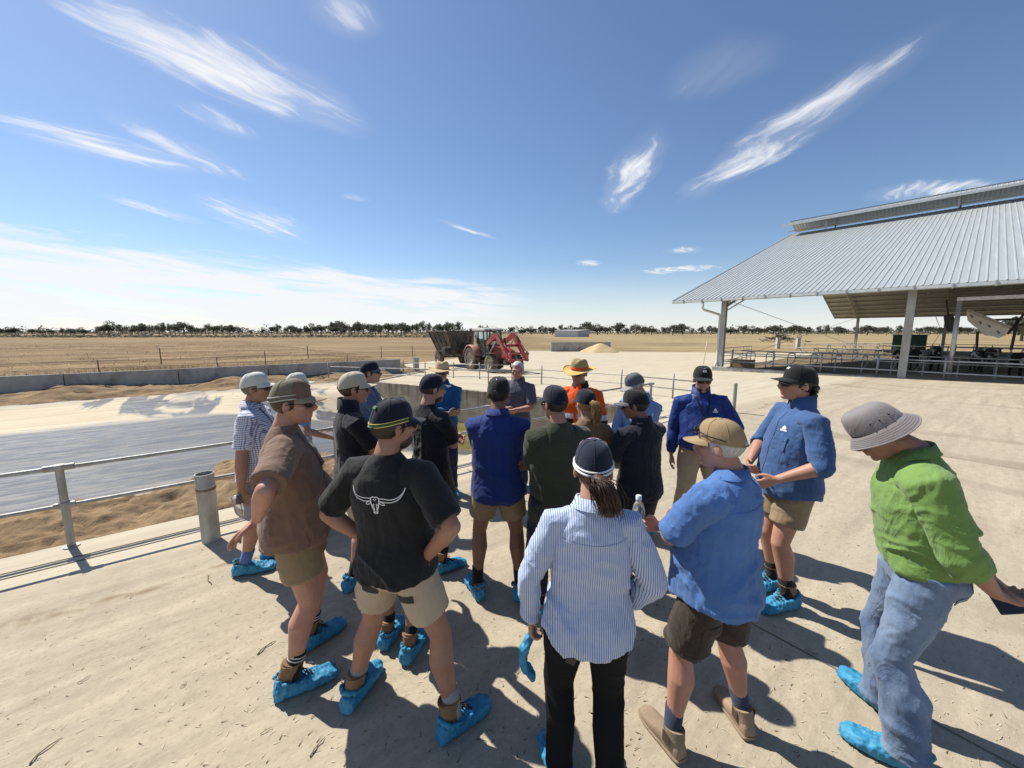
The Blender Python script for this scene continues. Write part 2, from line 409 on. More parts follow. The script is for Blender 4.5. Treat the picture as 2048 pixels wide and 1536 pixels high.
def channel_mat():
    n = NT('wet_sandy_concrete'); v = n.map(); s = n.sep(v)
    st = n.noise(n.map((.07, 1, 1)), 3.4, 8, .66, .4); w = n.noise(n.map((.35, 1, 1)), .55, 5, .6, .9)
    vv = n.math('ADD', s[1], n.math('MULTIPLY_ADD', w, 2.4, -1.2))
    k = n.math('DIVIDE', vv, 24.0)
    wet1 = n.ramp(k, [(.31, 0), (.34, 1), (.59, 1), (.63, 0)])
    # tongues of water running out over the dry part
    tg = n.noise(n.map((1, .22, 1), rot=(0, 0, R(-14))), .42, 4, .6, 1.2)
    wet2 = n.math('MULTIPLY', n.ramp(tg, [(.495, 0), (.55, 1)]), n.ramp(k, [(.56, 0), (.62, 1)]))
    wet3 = n.ramp(k, [(.80, 0), (.86, .8)])
    wet = n.math('MAXIMUM', n.math('MAXIMUM', wet1, wet2), wet3)
    dry = n.mix(n.ramp(st, [(.3, 0), (.7, 1)]), (.40, .325, .21), (.60, .52, .38))
    wc = n.mix(n.ramp(st, [(.3, 0), (.7, 1)]), (.062, .057, .051), (.175, .162, .145))
    c = n.mix(wet, dry, wc)
    rip = n.noise(n.map((.22, 1, 1)), 9, 5, .65, .5)
    n.bump(n.math('ADD', n.math('MULTIPLY', rip, .8), n.math('MULTIPLY', n.noise(n.map((.5, 1, 1)), 26, 4, .6), .35)), .26, .02)
    ro = n.ramp(wet, [(.0, .85), (1, .28)]); ro = n.math('ADD', ro, n.math('MULTIPLY', n.ramp(rip, [(.45, 0), (.7, .35)]), 1))
    return n.set(c, ro, 0, .32)
M_SAND = (lambda n: (n.bump(n.math('ADD', n.noise(n.map(), 9, 7, .68), n.math('MULTIPLY', n.noise(n.map(), 60, 4, .6), .25)), .8, .03),
    n.set(n.mix(n.ramp(n.noise(n.map((.6, 1, 1)), 2.4, 7, .66), [(.32, 0), (.66, 1)]), (.11, .070, .04), (.345, .24, .138)), .95, 0, .15))[1])(NT('damp_sand'))
M_GALV = mat('galvanised_steel', (.50, .51, .52), .42, .14, 18, .15, 60, .55, .5, dirt=(.33, .31, .27), dscale=6, dcut=(.52, .75))
M_GALV2 = mat('weathered_galvanised', (.36, .365, .35), .55, .22, 9, .2, 50, .35, .4, dirt=(.20, .165, .11), dscale=5, dcut=(.45, .75), stretch=(1, 1, .3))
M_CONC = mat('precast_concrete', (.37, .365, .345), .88, .16, 3, .3, 30, 0, .25, dirt=(.20, .18, .145), dscale=2.2, dcut=(.48, .72), stretch=(1, 1, .5))
M_RUST = mat('rusty_pipe', (.20, .145, .10), .7, .3, 12, .2, 40, .2, .3)
M_DARK = mat('dark_joint', (.05, .045, .04), .9, .2)

# ---- plain to the horizon
def plain_mat():
    n = NT('dry_grassland'); v = n.map()
    a = n.noise(n.map((.4, 1.6, 1)), .10, 7, .62); b = n.noise(n.map((.25, 2.2, 1)), 1.0, 6, .66); c0 = n.noise(v, .012, 4)
    gx = n.math('ADD', n.math('DIVIDE', n.sep(v)[0], 60.0), n.math('MULTIPLY', n.noise(v, .03, 3), .8)); gold = n.ramp(gx, [(.45, 0), (.85, 1)])
    c = n.mix(n.ramp(a, [(.35, 0), (.65, 1)]), n.mix(gold, (.17, .112, .062), (.25, .185, .10)), n.mix(gold, (.35, .252, .14), (.47, .365, .20)))
    c = n.mix(n.ramp(b, [(.4, 0), (.62, .55)]), c, (.16, .115, .065))
    c = n.mix(n.ramp(c0, [(.5, 0), (.6, .35)]), c, (.18, .14, .085))
    n.bump(b, .6, .2); return n.set(c, .95, 0, .1)
m = MB(); rr = [0, 8, 16, 30, 50, 80, 120, 180, 260, 380, 550, 800, 1200, 1800, 2800, 4500, 7000]; ns = 72
P = [[(r * math.cos(2 * math.pi * k / ns), r * math.sin(2 * math.pi * k / ns), -.72 if r > 70 else -2.6 if r < 45 else -.72) for k in range(ns + 1)] for r in rr]
m.grid(P); struct(m.build('ground', plain_mat()))

# ---- stubble field held up behind the wall
def stubble_mat():
    n = NT('stubble'); v = n.map()
    row = n.noise(n.map((.02, 1, 1)), .26, 8, .74, .3); b = n.noise(n.map((.3, 1, 1)), 4, 7, .7); big = n.noise(n.map((.2, 1, 1)), .12, 4)
    c = n.mix(n.ramp(row, [(.44, 0), (.54, 1)]), (.115, .068, .038), (.35, .25, .14))
    c = n.mix(n.ramp(n.noise(n.map((.10, 1, 1)), 1.5, 6, .7), [(.42, .75), (.54, 0)]), c, (.15, .095, .055)); c = n.mix(n.ramp(b, [(.42, .65), (.56, 0)]), c, (.13, .085, .048))
    c = n.mix(n.ramp(big, [(.45, 0), (.62, .4)]), c, (.26, .17, .085))
    n.bump(n.math('ADD', b, row), .9, .12); return n.set(c, .95, 0, .1)
def field_z(u, v):
    return .31 - .98 * sstep(60, 150, v) - 1.0 * sstep(6, 13, u) + .05 * np.sin(u * .7) * np.sin(v * 1.3)
uu = np.concatenate([np.linspace(-170, -40, 30), np.linspace(-38, 14, 60)]); vs = np.concatenate([np.linspace(22.92, 40, 36), np.linspace(41, 150, 50)])
U_, V_ = np.meshgrid(uu, vs, indexing='ij'); Z_ = field_z(U_, V_)
Z_ = Z_ + .05 * fbm(np.stack([U_.ravel() * .5, V_.ravel() * 1.2, V_.ravel() * 0], 1), 3).reshape(U_.shape)
m = MB(); m.grid(np.stack([U_, V_, Z_], -1)); site(struct(m.build('stubble_field', stubble_mat(), smooth=True)))

# loose straw lying over the stubble and standing dry grass along the wall (nobody could count it)
def blades(name, n, gen, material, wid=.02, label='', cat=''):
    V, F = [], []
    for k in range(n):
        x, y, z, dx, dy, dz = gen()
        px_, py_ = -dy, dx; l = math.hypot(px_, py_) + 1e-6; px_, py_ = px_ / l * wid, py_ / l * wid
        i = len(V); V += [(x - px_, y - py_, z), (x + px_, y + py_, z), (x + dx, y + dy, z + dz)]; F.append((i, i + 1, i + 2))
    mm = MB(); mm.add(V, F); o = mm.build(name, material); tag(o, label, cat, kind='stuff'); return o
def g_straw():
    u = random.uniform(-75, 11); v = 23.2 + 70 * random.random() ** 2.2; z = float(field_z(u, v))
    a = random.uniform(0, 6.28); l = random.uniform(.15, .5)
    return u, v, z, math.cos(a) * l, math.sin(a) * l * .4, random.uniform(.02, .22)
M_STRAW = mat('straw', (.44, .33, .18), .9, .3, 20)
site(blades('straw_litter', 9000, g_straw, M_STRAW, .022, 'pale straw lying in rows over the brown stubble field', 'straw'))
def g_dry():
    u = random.uniform(-45, 9.5); v = 23.05 + abs(random.gauss(0, .35)); z = float(field_z(u, v)) - .02
    a = random.uniform(0, 6.28); l = random.uniform(.02, .15)
    return u, v, z, math.cos(a) * l, math.sin(a) * l, random.uniform(.08, .34)
M_DRYG = mat('dry_grass', (.50, .38, .18), .9, .3, 20)
site(blades('dry_grass', 7000, g_dry, M_DRYG, .014, 'dry yellow grass growing along the top of the concrete wall', 'grass'))

# ---- yard: the slab the people stand on and the yard behind the pit
def yard_sheet(rows):
    mm = MB(); P = []
    for v, u0, u1 in rows:
        P.append([(u, v, float(g(*uv(u, v)))) for u in np.linspace(u0, u1, 46)])
    mm.grid(P); return mm
yr = [(v, -16, 64) for v in np.linspace(-40, 5.5, 60)]
o = site(struct(yard_sheet(yr).build('yard', M_YARD, smooth=True)))
bl = [(5.5, 9.15), (17.44, 5.2), (22.8, 10.2), (31, 12.3), (42, 34)]; br = [(5.5, 64), (16, 60), (22, 54), (42, 36)]
yr = [(v, float(np.interp(v, *zip(*bl))), float(np.interp(v, *zip(*br)))) for v in np.concatenate([np.linspace(5.5, 17.44, 20), np.linspace(17.9, 22.8, 12), np.linspace(23, 42, 40)])]
site(struct(yard_sheet(yr).build('yard', M_YARD, smooth=True)))

# ---- channel floor, falling into the pit at its end
C_, W0, E_ = np.array((3.9, 9.95)), np.array((-6.5, 17.0)), np.array((-5.8, 24.3))
def endline_u(v): return np.interp(v, [5.5, 17.44, 22.8], [9.15, 5.2, 10.2])
def floor_z(u, v):
    d = endline_u(v) - u
    return -.38 - 1.05 * (1 - sstep(1.0, 6.5, d)) * (1 - sstep(14.5, 17.5, v))
P = []
for v in np.linspace(5.5, 22.9, 60):
    P.append([(u, v, float(floor_z(u, v))) for u in np.concatenate([np.linspace(-60, -12, 18), np.linspace(-11.5, float(endline_u(v)) - .02, 60)])])
m = MB(); m.grid(P); site(struct(m.build('channel_floor', channel_mat(), smooth=True)))

# slab edge towards the channel and the pit's end wall
pit = thing('pit_wall', 'stained concrete wall of the sunken pit behind the group', 'wall')
nP = NT('stained_concrete'); zz_ = nP.sep(nP.map())[2]; base_c = nP.mix(nP.ramp(nP.noise(nP.map((1, 1, 2)), 1.6, 6, .62), [(.38, 0), (.62, 1)]), (.36, .305, .225), (.52, .465, .37))
streak = nP.math('ADD', nP.noise(nP.map((2.2, 2.2, .16)), 2.6, 7, .7), nP.math('MULTIPLY', zz_, .22))      # seepage stains, heaviest under the lip
base_c = nP.mix(nP.ramp(streak, [(.42, 0), (.60, .85)]), base_c, (.16, .112, .066)); nP.bump(nP.noise(nP.map(), 20, 5, .6), .4, .01); M_PIT = nP.set(base_c, .9, 0, .2)
m = MB(); a, b = uv(-40, 5.52), uv(9.15, 5.52)
n_ = np.array((-SU, CU)) * .06
m.add([(a[0], a[1], -.004), (b[0], b[1], -.004), (b[0], b[1], -1.6), (a[0], a[1], -.9), (a[0] - n_[0], a[1] - n_[1], -.004), (b[0] - n_[0], b[1] - n_[1], -.004), (b[0] - n_[0], b[1] - n_[1], -1.6), (a[0] - n_[0], a[1] - n_[1], -.9)],
      [(0, 1, 2, 3), (4, 7, 6, 5), (0, 4, 5, 1), (2, 6, 7, 3), (1, 5, 6, 2), (0, 3, 7, 4)])
m.build('near_face', M_PIT, pit)
m = MB()
for a, b, zb in ((C_, W0, -1.55), (W0, E_, -.6)):
    k = 14; d = (b - a) / np.linalg.norm(b - a); n_ = np.array((-d[1], d[0])) * -.10
    top = [a + (b - a) * i / k for i in range(k + 1)]
    P = [[(p[0], p[1], zb) for p in top], [(p[0], p[1], float(g(*p)) + .05) for p in top], [(p[0] + n_[0] * 2.2, p[1] + n_[1] * 2.2, float(g(*p)) + .05) for p in top], [(p[0] + n_[0] * 2.2, p[1] + n_[1] * 2.2, float(g(*p)) - .25) for p in top]]
    m.grid(P)
m.build('end_face', M_PIT, pit)
# murky water standing in the pit
mw = NT('murky_water'); mw.bump(mw.noise(mw.map(), 6, 3), .05, .02); mw.set(mw.mix(mw.ramp(mw.noise(mw.map(), 1.5, 4), [(.4, 0), (.6, 1)]), (.14, .115, .035), (.20, .165, .06)), .12, 0, .5)
P = [[(u, v, -1.22) for u in np.linspace(float(endline_u(v)) - 5.2, float(endline_u(v)) - .03, 8)] for v in np.linspace(5.6, 14.4, 10)]
m = MB(); m.grid(P); site(struct(m.build('water', mw.m, smooth=True)))

# joints in the slab along the rail
for v, w in ((5.02, .016), (5.13, .014)):
    m = MB(); m.grid([[(u, v - w / 2, .004) for u in np.linspace(-14, 9, 12)], [(u, v + w / 2, .004) for u in np.linspace(-14, 9, 12)]])
    site(struct(m.build('slab_joint', M_DARK)))

for u in (-3.4, 2.9, 9.6, 16.5):
    m = MB(); m.grid([[(u - .005, v, float(g(*uv(u, v))) + .004) for v in np.linspace(-30, 4.9, 40)], [(u + .005, v, float(g(*uv(u, v))) + .004) for v in np.linspace(-30, 4.9, 40)]]); site(struct(m.build('slab_joint', mat('dusty_joint', (.17, .135, .09), .95, .3, 3))))
# ---- sand banked beside the slab and against the wall
def bank(name, u0, u1, v0, v1, hfun, label, nu=150, nv=40):
    uu, vv = np.meshgrid(np.linspace(u0, u1, nu), np.linspace(v0, v1, nv), indexing='ij')
    pts = np.stack([uu.ravel(), vv.ravel(), 0 * uu.ravel()], 1)
    z = hfun(uu, vv) + (.07 * fbm(pts * np.array((1.6, 2.6, 1)), 5, 3, .55) * 1.0).reshape(uu.shape) + (.028 * fbm(pts * 9, 4, 9, .62) + .020 * np.maximum(vnoise(pts * 17, 31), -.2) + .012 * vnoise(pts * 29, 33)).reshape(uu.shape)
    mm = MB(); mm.grid(np.stack([uu, vv, z], -1)); o = site(mm.build(name, M_SAND, smooth=True)); tag(o, label, 'sand', kind='stuff'); return o
def near_bank(u, v):
    t = (v - 5.5) / 3.6; wid = .75 + .25 * np.sin(u * .9 + 1) + .15 * np.sin(u * 2.3)
    return -.07 - .36 * sstep(.45 * wid, 1.05 * wid, t) - .5 * sstep(.95, 1.15, t) - .9 * sstep(1.5, 4.5, u) - .05 * (t < .05)
bank('sand_bank', -16, 5, 5.53, 9.6, near_bank, 'clumpy brown sand banked in the channel beside the slab edge', 460, 100)
def far_bank(u, v):
    t = (22.62 - v) / 2.6; h = .27 + .10 * np.sin(u * 1.1) + .05 * np.sin(u * 2.7 + 1)
    return -.42 + h * (1 - sstep(.25, 1.0, t)) - .10 * sstep(.8, 1.1, t) - .6 * sstep(7.2, 9.0, u)
bank('sand_bank', -48, 9.5, 19.6, 22.62, far_bank, 'low ridge of brown sand pushed against the far concrete wall', 200, 36)

# ---- far retaining wall of precast panels
wall = thing('retaining_wall', 'long grey precast concrete wall along the far side of the channel', 'wall', (0, 0, 0), SITE)
m = MB(); m.prism([(22.72, -.6), (22.90, -.6), (22.90, .43), (22.885, .445), (22.735, .445), (22.72, .43)], .012, 3.418, 0)
src = m.build('wall_panel', M_CONC, wall)
src.location = (-4.85, 0, 0)
for k in range(-12, 4):
    if k: inst(src, wall, (-4.85 + 3.43 * k, 0, 0))
m = MB(); m.beam((9.9, 22.68, -.05), (9.9, 22.94, -.05), .3, 1.1); m.build('end_post', M_CONC, wall)
# pipe fence on top of it
fence = thing('pipe_fence', 'thin rusty pipe fence standing along the top of the far wall', 'fence', (0, 0, 0), SITE)
m = MB(); m.tube([(0, 22.97, .2), (0, 22.97, .92)], .022, 8); src = m.build('post', M_RUST, fence, True)
for k in range(-22, 6):
    if k: inst(src, fence, (k * 1.95, random.uniform(-.01, .01), random.uniform(-.03, .03)), (random.uniform(-.03, .03), random.uniform(-.03, .03), 0))
for z in (.89, .60):
    m = MB(); m.tube([(u, 22.97, z + .015 * math.sin(u)) for u in np.linspace(-44, 10, 60)], .017 if z > .9 else .010, 6); m.build('rail', M_RUST, fence, True)

# ---- railing along the slab edge (near)
rail = thing('railing', 'galvanised two-rail handrail along the edge of the slab beside the channel', 'railing', (0, 0, 0), SITE)
pu = [to_uv(*gnd(140, 1098)[:2])[0] + 2.45 * k for k in range(-2, 5)]
m = MB(); m.tube([(0, 5.42, 0), (0, 5.42, .80)], .030, 14); m.ell((0, 5.42, .80), (.036, .036, .036)); m.lathe([(.041, .775), (.041, .83)], 14, (0, 5.42, 0), caps=True)
m.lathe([(.037, .395), (.041, .40), (.041, .455), (.037, .46)], 14, (0, 5.42, 0)); m.lathe([(.06, .003), (.06, .012), (.033, .014)], 14, (0, 5.42, 0))
m.tube([(-.10, 5.42, .802), (.10, 5.42, .802)], .030, 10, (0, 0, 1)); m.tube([(-.07, 5.42, .427), (.07, 5.42, .427)], .029, 10, (0, 0, 1))
src = m.build('post', M_GALV2, rail, angle=40); src.location = (pu[0], 0, 0)
for k in pu[1:]: inst(src, rail, (k, 0, 0))
for z in (.802, .427):
    m = MB(); m.tube([(u, 5.42, z + .004 * math.sin(u * 1.7)) for u in np.linspace(pu[0] - 1, pu[-1], 40)], .0195, 10, (0, 0, 1)); m.build('rail', M_GALV2, rail, True)
# short fat pipe set into the slab
p = gnd(423, 1080)
bo = thing('pipe_bollard', 'short open-topped steel pipe standing on the slab at the left', 'bollard', p)
m = MB(); h = .70
m.lathe([(.078, 0), (.078, h - .13), (.0795, h - .128), (.0795, h - .122), (.078, h - .12), (.078, h), (.071, h), (.071, .2)], 28); m.build('pipe', M_GALV2, bo, angle=40)
m = MB(); m.lathe([(.081, h - .165), (.083, h - .16), (.083, h - .15), (.081, h - .145)], 28); m.build('band', M_RUST, bo, True)

# ---- railings round the far side of the pit
def post_at(px, py): return gnd(px, py)
rail2 = thing('railing', 'thin grey two-rail fence around the far side of the pit', 'railing')
line = [post_at(735, 752), post_at(806, 757), post_at(905, 772), post_at(1083, 770), post_at(1242, 783), post_at(1345, 797)]
line = [Vector((-9.2, 19.2, float(g(0, 19.2)))), Vector((-6.3, 17.7, float(g(0, 17.7)))), Vector((-3.3, 16.9, float(g(0, 16.9)))), Vector((-1.0, 16.2, float(g(0, 16.2)))), post_at(1083, 768), post_at(1242, 783), post_at(1345, 797)]
m = MB(); m.tube([(0, 0, 0), (0, 0, .80)], .028, 8); m.lathe([(.055, .002), (.055, .012), (.03, .014)], 10); src = m.build('post', M_GALV2, rail2, True); src.location = line[0]
for q in line[1:]: inst(src, rail2, q)
for z, r_ in ((.60, .018), (.30, .016)):
    m = MB(); m.tube([(q.x, q.y, q.z + z) for q in line[:-1]] + [(line[-1].x + .55, line[-1].y - .5, line[-1].z + z)], r_, 8, (0, 0, 1)); m.build('rail', M_GALV2, rail2, True)
rail3 = thing('railing', 'second thin railing along the yard behind the pit by the tractor', 'railing')
line = [Vector((x, y, float(g(0, y)))) for x, y in ((-6.9, 24.4), (-6.2, 21.8), (-4.6, 20.3), (-3.0, 19.6), (-1.6, 18.9), (0.0, 18.4))]
src = inst(src, rail3, line[0])
for q in line[1:]: inst(src, rail3, q)
for z in (.70, .38):
    m = MB(); m.tube([(q.x, q.y, q.z + z) for q in line], .017, 8, (0, 0, 1)); m.build('rail', M_GALV2, rail3, True)
for (px, py), lab in (((1467, 825), 'grey steel post standing alone in the yard behind the men in blue'),):
    q = post_at(px, py); o = thing('steel_post', lab, 'post', q)
    m = MB(); m.tube([(0, 0, 0), (0, 0, .76)], .045, 14); m.lathe([(.045, .76), (.03, .775), (0.001, .78)], 14); m.build('pipe', M_GALV2, o, angle=40)
    m = MB(); m.lathe([(.075, .002), (.075, .014), (.046, .016)], 14); m.build('base_plate', M_GALV2, o)
q = post_at(1407, 728); o = thing('marker_stake', 'pale leaning stake standing in the yard left of the shed', 'stake', q)
m = MB(); m.tube([(0, 0, 0), (.22, .05, 1.95)], [.035, .03], 8); m.build('stake', mat('pale_pvc', (.62, .58, .47), .6, .1), o, True)
m = MB(); m.ell((.22, .05, 1.95), (.035, .035, .02)); m.build('cap', mat('pale_pvc', (.62, .58, .47)), o, True)

# ---- low wall, sand heap and white shed at the back of the yard
p = gnd(1102, 703); q = gnd(1190, 703)
bw = thing('bunker_wall', 'low concrete wall at the back of the yard behind the tractor', 'wall', (p.x, p.y, p.z), 0.06)
L_ = 8.4
m = MB(); m.prism([(0, -.2), (.25, -.2), (.22, 1.28), (.03, 1.28)], .01, L_ / 4 - .01, 0); src = m.build('wall_panel', M_CONC, bw)
for k in range(1, 4): inst(src, bw, (k * L_ / 4, 0, 0))
def heap(name, c, rx, ry, h, material, label, cat, seed, amp=.06):
    nu, nv = 36, 14; P = []
    for i in range(nv + 1):
        t = i / nv; row = []
        for k in range(nu + 1):
            a = 2 * math.pi * (k % nu) / nu; w = 1 + .10 * math.sin(2 * a + seed) + .06 * math.sin(5 * a + seed * 2)
            row.append((rx * t * w * math.cos(a), ry * t * w * math.sin(a), h * (1 - t) ** 1.0 * (1 if t > .12 else .93) - .02))
        P.append(row)
    P = np.array(P); pts = P.reshape(-1, 3); zz = fbm(pts * 1.2 + seed, 4, seed) * amp; zz[-(nu + 1):] = -.1; zz = zz.reshape(nv + 1, nu + 1); zz[:, -1] = zz[:, 0]; P[..., 2] += zz
    mm = MB(); mm.grid(P); o = mm.build(name, material, smooth=True); o.location = c; return tag(o, label, cat)
heap('sand_heap', gnd(1192, 703) + Vector((.3, -1.2, 0)), 2.6, 2.2, 1.35, mat('golden_sand', (.50, .38, .21), .95, .12, 5, .4, 20), 'cone of golden sand heaped beside the low concrete wall', 'sand heap', 3)
# corrugated white shed on the plain
p = gnd(1128, 675.5); wsd = thing('farm_shed', 'small white corrugated shed standing on the plain before the trees', 'shed', (p.x, p.y + 40, -.72), -.10)
sx = (p.y + 40) / p.y
M_WS = mat('white_sheeting', (.60, .63, .64), .5, .06, 3, metal=.1); M_WS2 = mat('grey_sheeting', (.40, .42, .43), .5, .06, 3, metal=.1)
w0, w1, hh = 17.5, 10.5, 3.6
prof = []
for k in range(36): prof += [(k * .5, 0), (k * .5 + .22, 0), (k * .5 + .25, .05), (k * .5 + .47, .05)]
def sheet(name, ln, material, loc, rot):
    V = [];
    kk = [q_ for q_ in prof if q_[0] <= ln]
    V = [[(a_, -b_, 0) for a_, b_ in kk], [(a_, -b_, hh) for a_, b_ in kk]]
    mm = MB(); mm.grid(V); o = mm.build(name, material, wsd); o.location = loc; o.rotation_euler = (0, 0, rot)
sheet('wall', w0 * sx * .62, M_WS, (0, 0, 0), 0); sheet('wall', w1, M_WS2, (w0 * sx * .62, 0, 0), R(48))
m = MB(); a_ = w0 * sx * .62; e = (w1 * math.cos(R(48)), w1 * math.sin(R(48)))
m.add([(-.3, -.4, hh), (a_ + .3, -.4, hh), (a_ + e[0] + .4, e[1], hh + .35), (e[0], e[1], hh + .35), (-.3, -.4, hh + .12), (a_ + .3, -.4, hh + .12), (a_ + e[0] + .4, e[1], hh + .5), (e[0], e[1], hh + .5)],
      [(3, 2, 1, 0), (4, 5, 6, 7), (0, 1, 5, 4), (1, 2, 6, 5), (2, 3, 7, 6), (3, 0, 4, 7)]); m.build('roof', M_WS, wsd)

# ---- trees along the horizon
def leaf_crown(seed, w, h, n=1500, lobes=9):
    rnd = random.Random(seed); V, F = [], []
    L_ = []
    for k in range(lobes):
        a = rnd.uniform(0, 6.28); r = w * .36 * math.sqrt(rnd.random()); z = h * (.36 + .50 * rnd.random() * (1 - .5 * r / (w * .36)))
        L_.append((r * math.cos(a), r * math.sin(a), z, w * rnd.uniform(.14, .24), h * rnd.uniform(.10, .19)))
    for k in range(n):
        cx, cy, cz, rw, rh = rnd.choice(L_)
        d = Vector((rnd.gauss(0, 1), rnd.gauss(0, 1), rnd.gauss(0, 1))).normalized() * rnd.random() ** .35
        c = Vector((cx + d.x * rw, cy + d.y * rw, cz + d.z * rh)); s_ = w * rnd.uniform(.018, .042)
        a, b = Vector((rnd.gauss(0, 1), rnd.gauss(0, 1), rnd.gauss(0, 1))).normalized() * s_, Vector((rnd.gauss(0, 1), rnd.gauss(0, 1), rnd.gauss(0, .6))).normalized() * s_
        i = len(V); V += [c - a, c + b, c + a * .8, c - b * .9]; F.append((i, i + 1, i + 2, i + 3))
    mm = MB(); mm.add([tuple(p_) for p_ in V], F); limbs = MB()
    limbs.tube([(0, 0, -.3), (w * .02, 0, h * .3), (-w * .02, w * .02, h * .6)], [w * .035, w * .026, w * .014], 7)
    for l in L_[:6]: limbs.tube([(0, 0, h * .28), (l[0] * .6, l[1] * .6, (h * .28 + l[2]) / 2 + h * .05), (l[0], l[1], l[2])], [w * .018, w * .012, w * .005], 5)
    return mm, limbs
M_LEAF = [leafmat('gum_leaves_%s' % nm, c) for nm, c in (('grey', (.115, .122, .094)), ('olive', (.10, .108, .072)), ('dark', (.082, .092, .066)))]  # grey-green gum tones, paled further so the colour carries the distance haze
M_BARK = mat('gum_bark', (.17, .145, .115), .9, .3, 3)
protos = []
for k in range(7):
    cr, tr = leaf_crown(40 + k, (9, 11, 7, 12, 8, 10, 13)[k], (10, 10.5, 9.5, 9, 11, 8, 10)[k], 1500, (12, 13, 10, 15, 11, 12, 16)[k])
    t = bpy.data.objects.new('gum_tree', None); COL.objects.link(t)
    cr.build('crown', M_LEAF[k % 3], t); tr.build('trunk', M_BARK, t, True); protos.append(t)
used = set()
def plant(px, dist, kind, sc, label, group):
    d = pix_dir(px, 664); x, y = d.x / d.y * dist, dist
    if kind in used: t = dup(protos[kind], (x, y, -.75), random.uniform(0, 6.28), sc, label, group)
    else:
        t = protos[kind]; used.add(kind); t.location = (x, y, -.75); t.scale = (sc,) * 3; t.rotation_euler.z = random.uniform(0, 6.28)
    t['label'] = label; t['category'] = 'tree'; t['group'] = group
# (pixel column, tree height in px, kind)
spots = []
rnd = random.Random(5)
for x in range(-30, 200, 22): spots.append((x + rnd.uniform(-6, 6), rnd.uniform(9, 13), 'far grey tree in the low line of trees left of the tall gum', 'trees on the horizon at the far left'))
spots += [(218, 26, 'tall rounded gum tree standing out left in the horizon tree line', None), (245, 20, 'lower bushy tree just right of the tall gum at the left', None)]
for x in range(262, 470, 13): spots.append((x + rnd.uniform(-4, 4), rnd.uniform(15, 24), 'gum tree in the loose belt above the left wall', 'gum trees in the left belt'))
for x in range(478, 720, 21): spots.append((x + rnd.uniform(-6, 6), rnd.uniform(10, 22), 'scattered gum on the horizon left of the wagon', 'scattered gums left of the wagon'))
for x in range(668, 925, 12): spots.append((x + rnd.uniform(-3, 3), rnd.uniform(18, 27), 'gum tree in the dense row behind the wagon', 'gum trees in the row behind the wagon'))
for x, h in ((945, 15), (962, 17), (990, 10), (1022, 19), (1045, 12), (1062, 15), (1086, 18), (1105, 14)): spots.append((x, h, 'gum tree on the horizon behind the red tractor', 'gums behind the tractor'))
for x, h in ((1122, 19), (1140, 17), (1158, 16), (1177, 24), (1195, 20), (1215, 16), (1236, 22), (1253, 13), (1272, 22), (1290, 14), (1303, 16), (1328, 18), (1346, 18), (1365, 20), (1385, 11)):
    spots.append((x, h, 'gum tree behind the yard between white shed and big barn', 'gums between white shed and barn'))
for x in range(1405, 1625, 14): spots.append((x + rnd.uniform(-3, 3), rnd.uniform(11, 19), 'dark bushy tree seen under the barn roof left of the far post', 'trees seen under the barn roof'))
for x in range(1635, 2060, 20): spots.append((x + rnd.uniform(-6, 6), rnd.uniform(9, 19), 'dark tree seen far behind the barn stalls', 'trees behind the barn stalls'))
ordn = ['first', 'second', 'third', 'fourth', 'fifth', 'sixth', 'seventh', 'eighth', 'ninth', 'tenth', 'eleventh', 'twelfth', 'thirteenth', 'fourteenth', 'fifteenth', 'sixteenth', 'seventeenth', 'eighteenth', 'nineteenth', 'twentieth', 'twenty-first', 'twenty-second', 'twenty-third', 'twenty-fourth']
cnt = {}
spots.sort(key=lambda t: t[0])
for x, h, lab, grp in spots:
    if grp: cnt[grp] = cnt.get(grp, 0) + 1; lab = '%s from the left of %s: %s' % (ordn[cnt[grp] - 1], 'the ' + grp, 'tall gum' if h > 19 else 'small gum' if h < 13 else 'gum tree')
    dist = rnd.uniform(330, 430); k = rnd.randrange(7); sec = math.hypot(1, (x - 1024) / FPX)
    H_ = h * dist / FPX + 2.2
    plant(x, dist, k, H_ / (10, 10.5, 9.5, 9, 11, 8, 10)[k] * 1.02, lab, grp)
# big leafy tree at the right edge behind the barn
plant(2046, 120, 3, .95, 'large dark green tree at the right edge behind the barn', None)
# far scrub that reads as one mass
def scrub(name, px0, px1, dist, hmin, hmax, label, n=1600):
    V, F = [], []
    for k in range(n):
        px = random.uniform(px0, px1); dd = dist * random.uniform(.93, 1.07); d = pix_dir(px, 664); x, y = d.x / d.y * dd, dd
        hh = random.uniform(hmin, hmax) * (.6 + .6 * abs(math.sin(px * .05) * math.sin(px * .013 + 1)))
        z = -.72 + random.random() * hh; s_ = random.uniform(.5, 1.3) * (dist / 250) ** .6
        a, b = Vector((random.gauss(0, 1), random.gauss(0, 1), random.gauss(0, .5))).normalized() * s_, Vector((random.gauss(0, 1), random.gauss(0, 1), random.gauss(0, .7))).normalized() * s_ * .7
        c = Vector((x, y, z)); i = len(V); V += [tuple(c - a), tuple(c + b), tuple(c + a), tuple(c - b)]; F.append((i, i + 1, i + 2, i + 3))
    mm = MB(); mm.add(V, F); return tag(mm.build(name, leafmat('scrub_leaves', (.12, .112, .08))), label, 'scrub', kind='stuff')
scrub('scrub', -200, 880, 210, .3, 2.4, 'low dark scrub along the back of the stubble field', 2600)
scrub('far_wood', -300, 2300, 620, 3, 13.0, 'hazy far wood along the whole horizon', 15000)

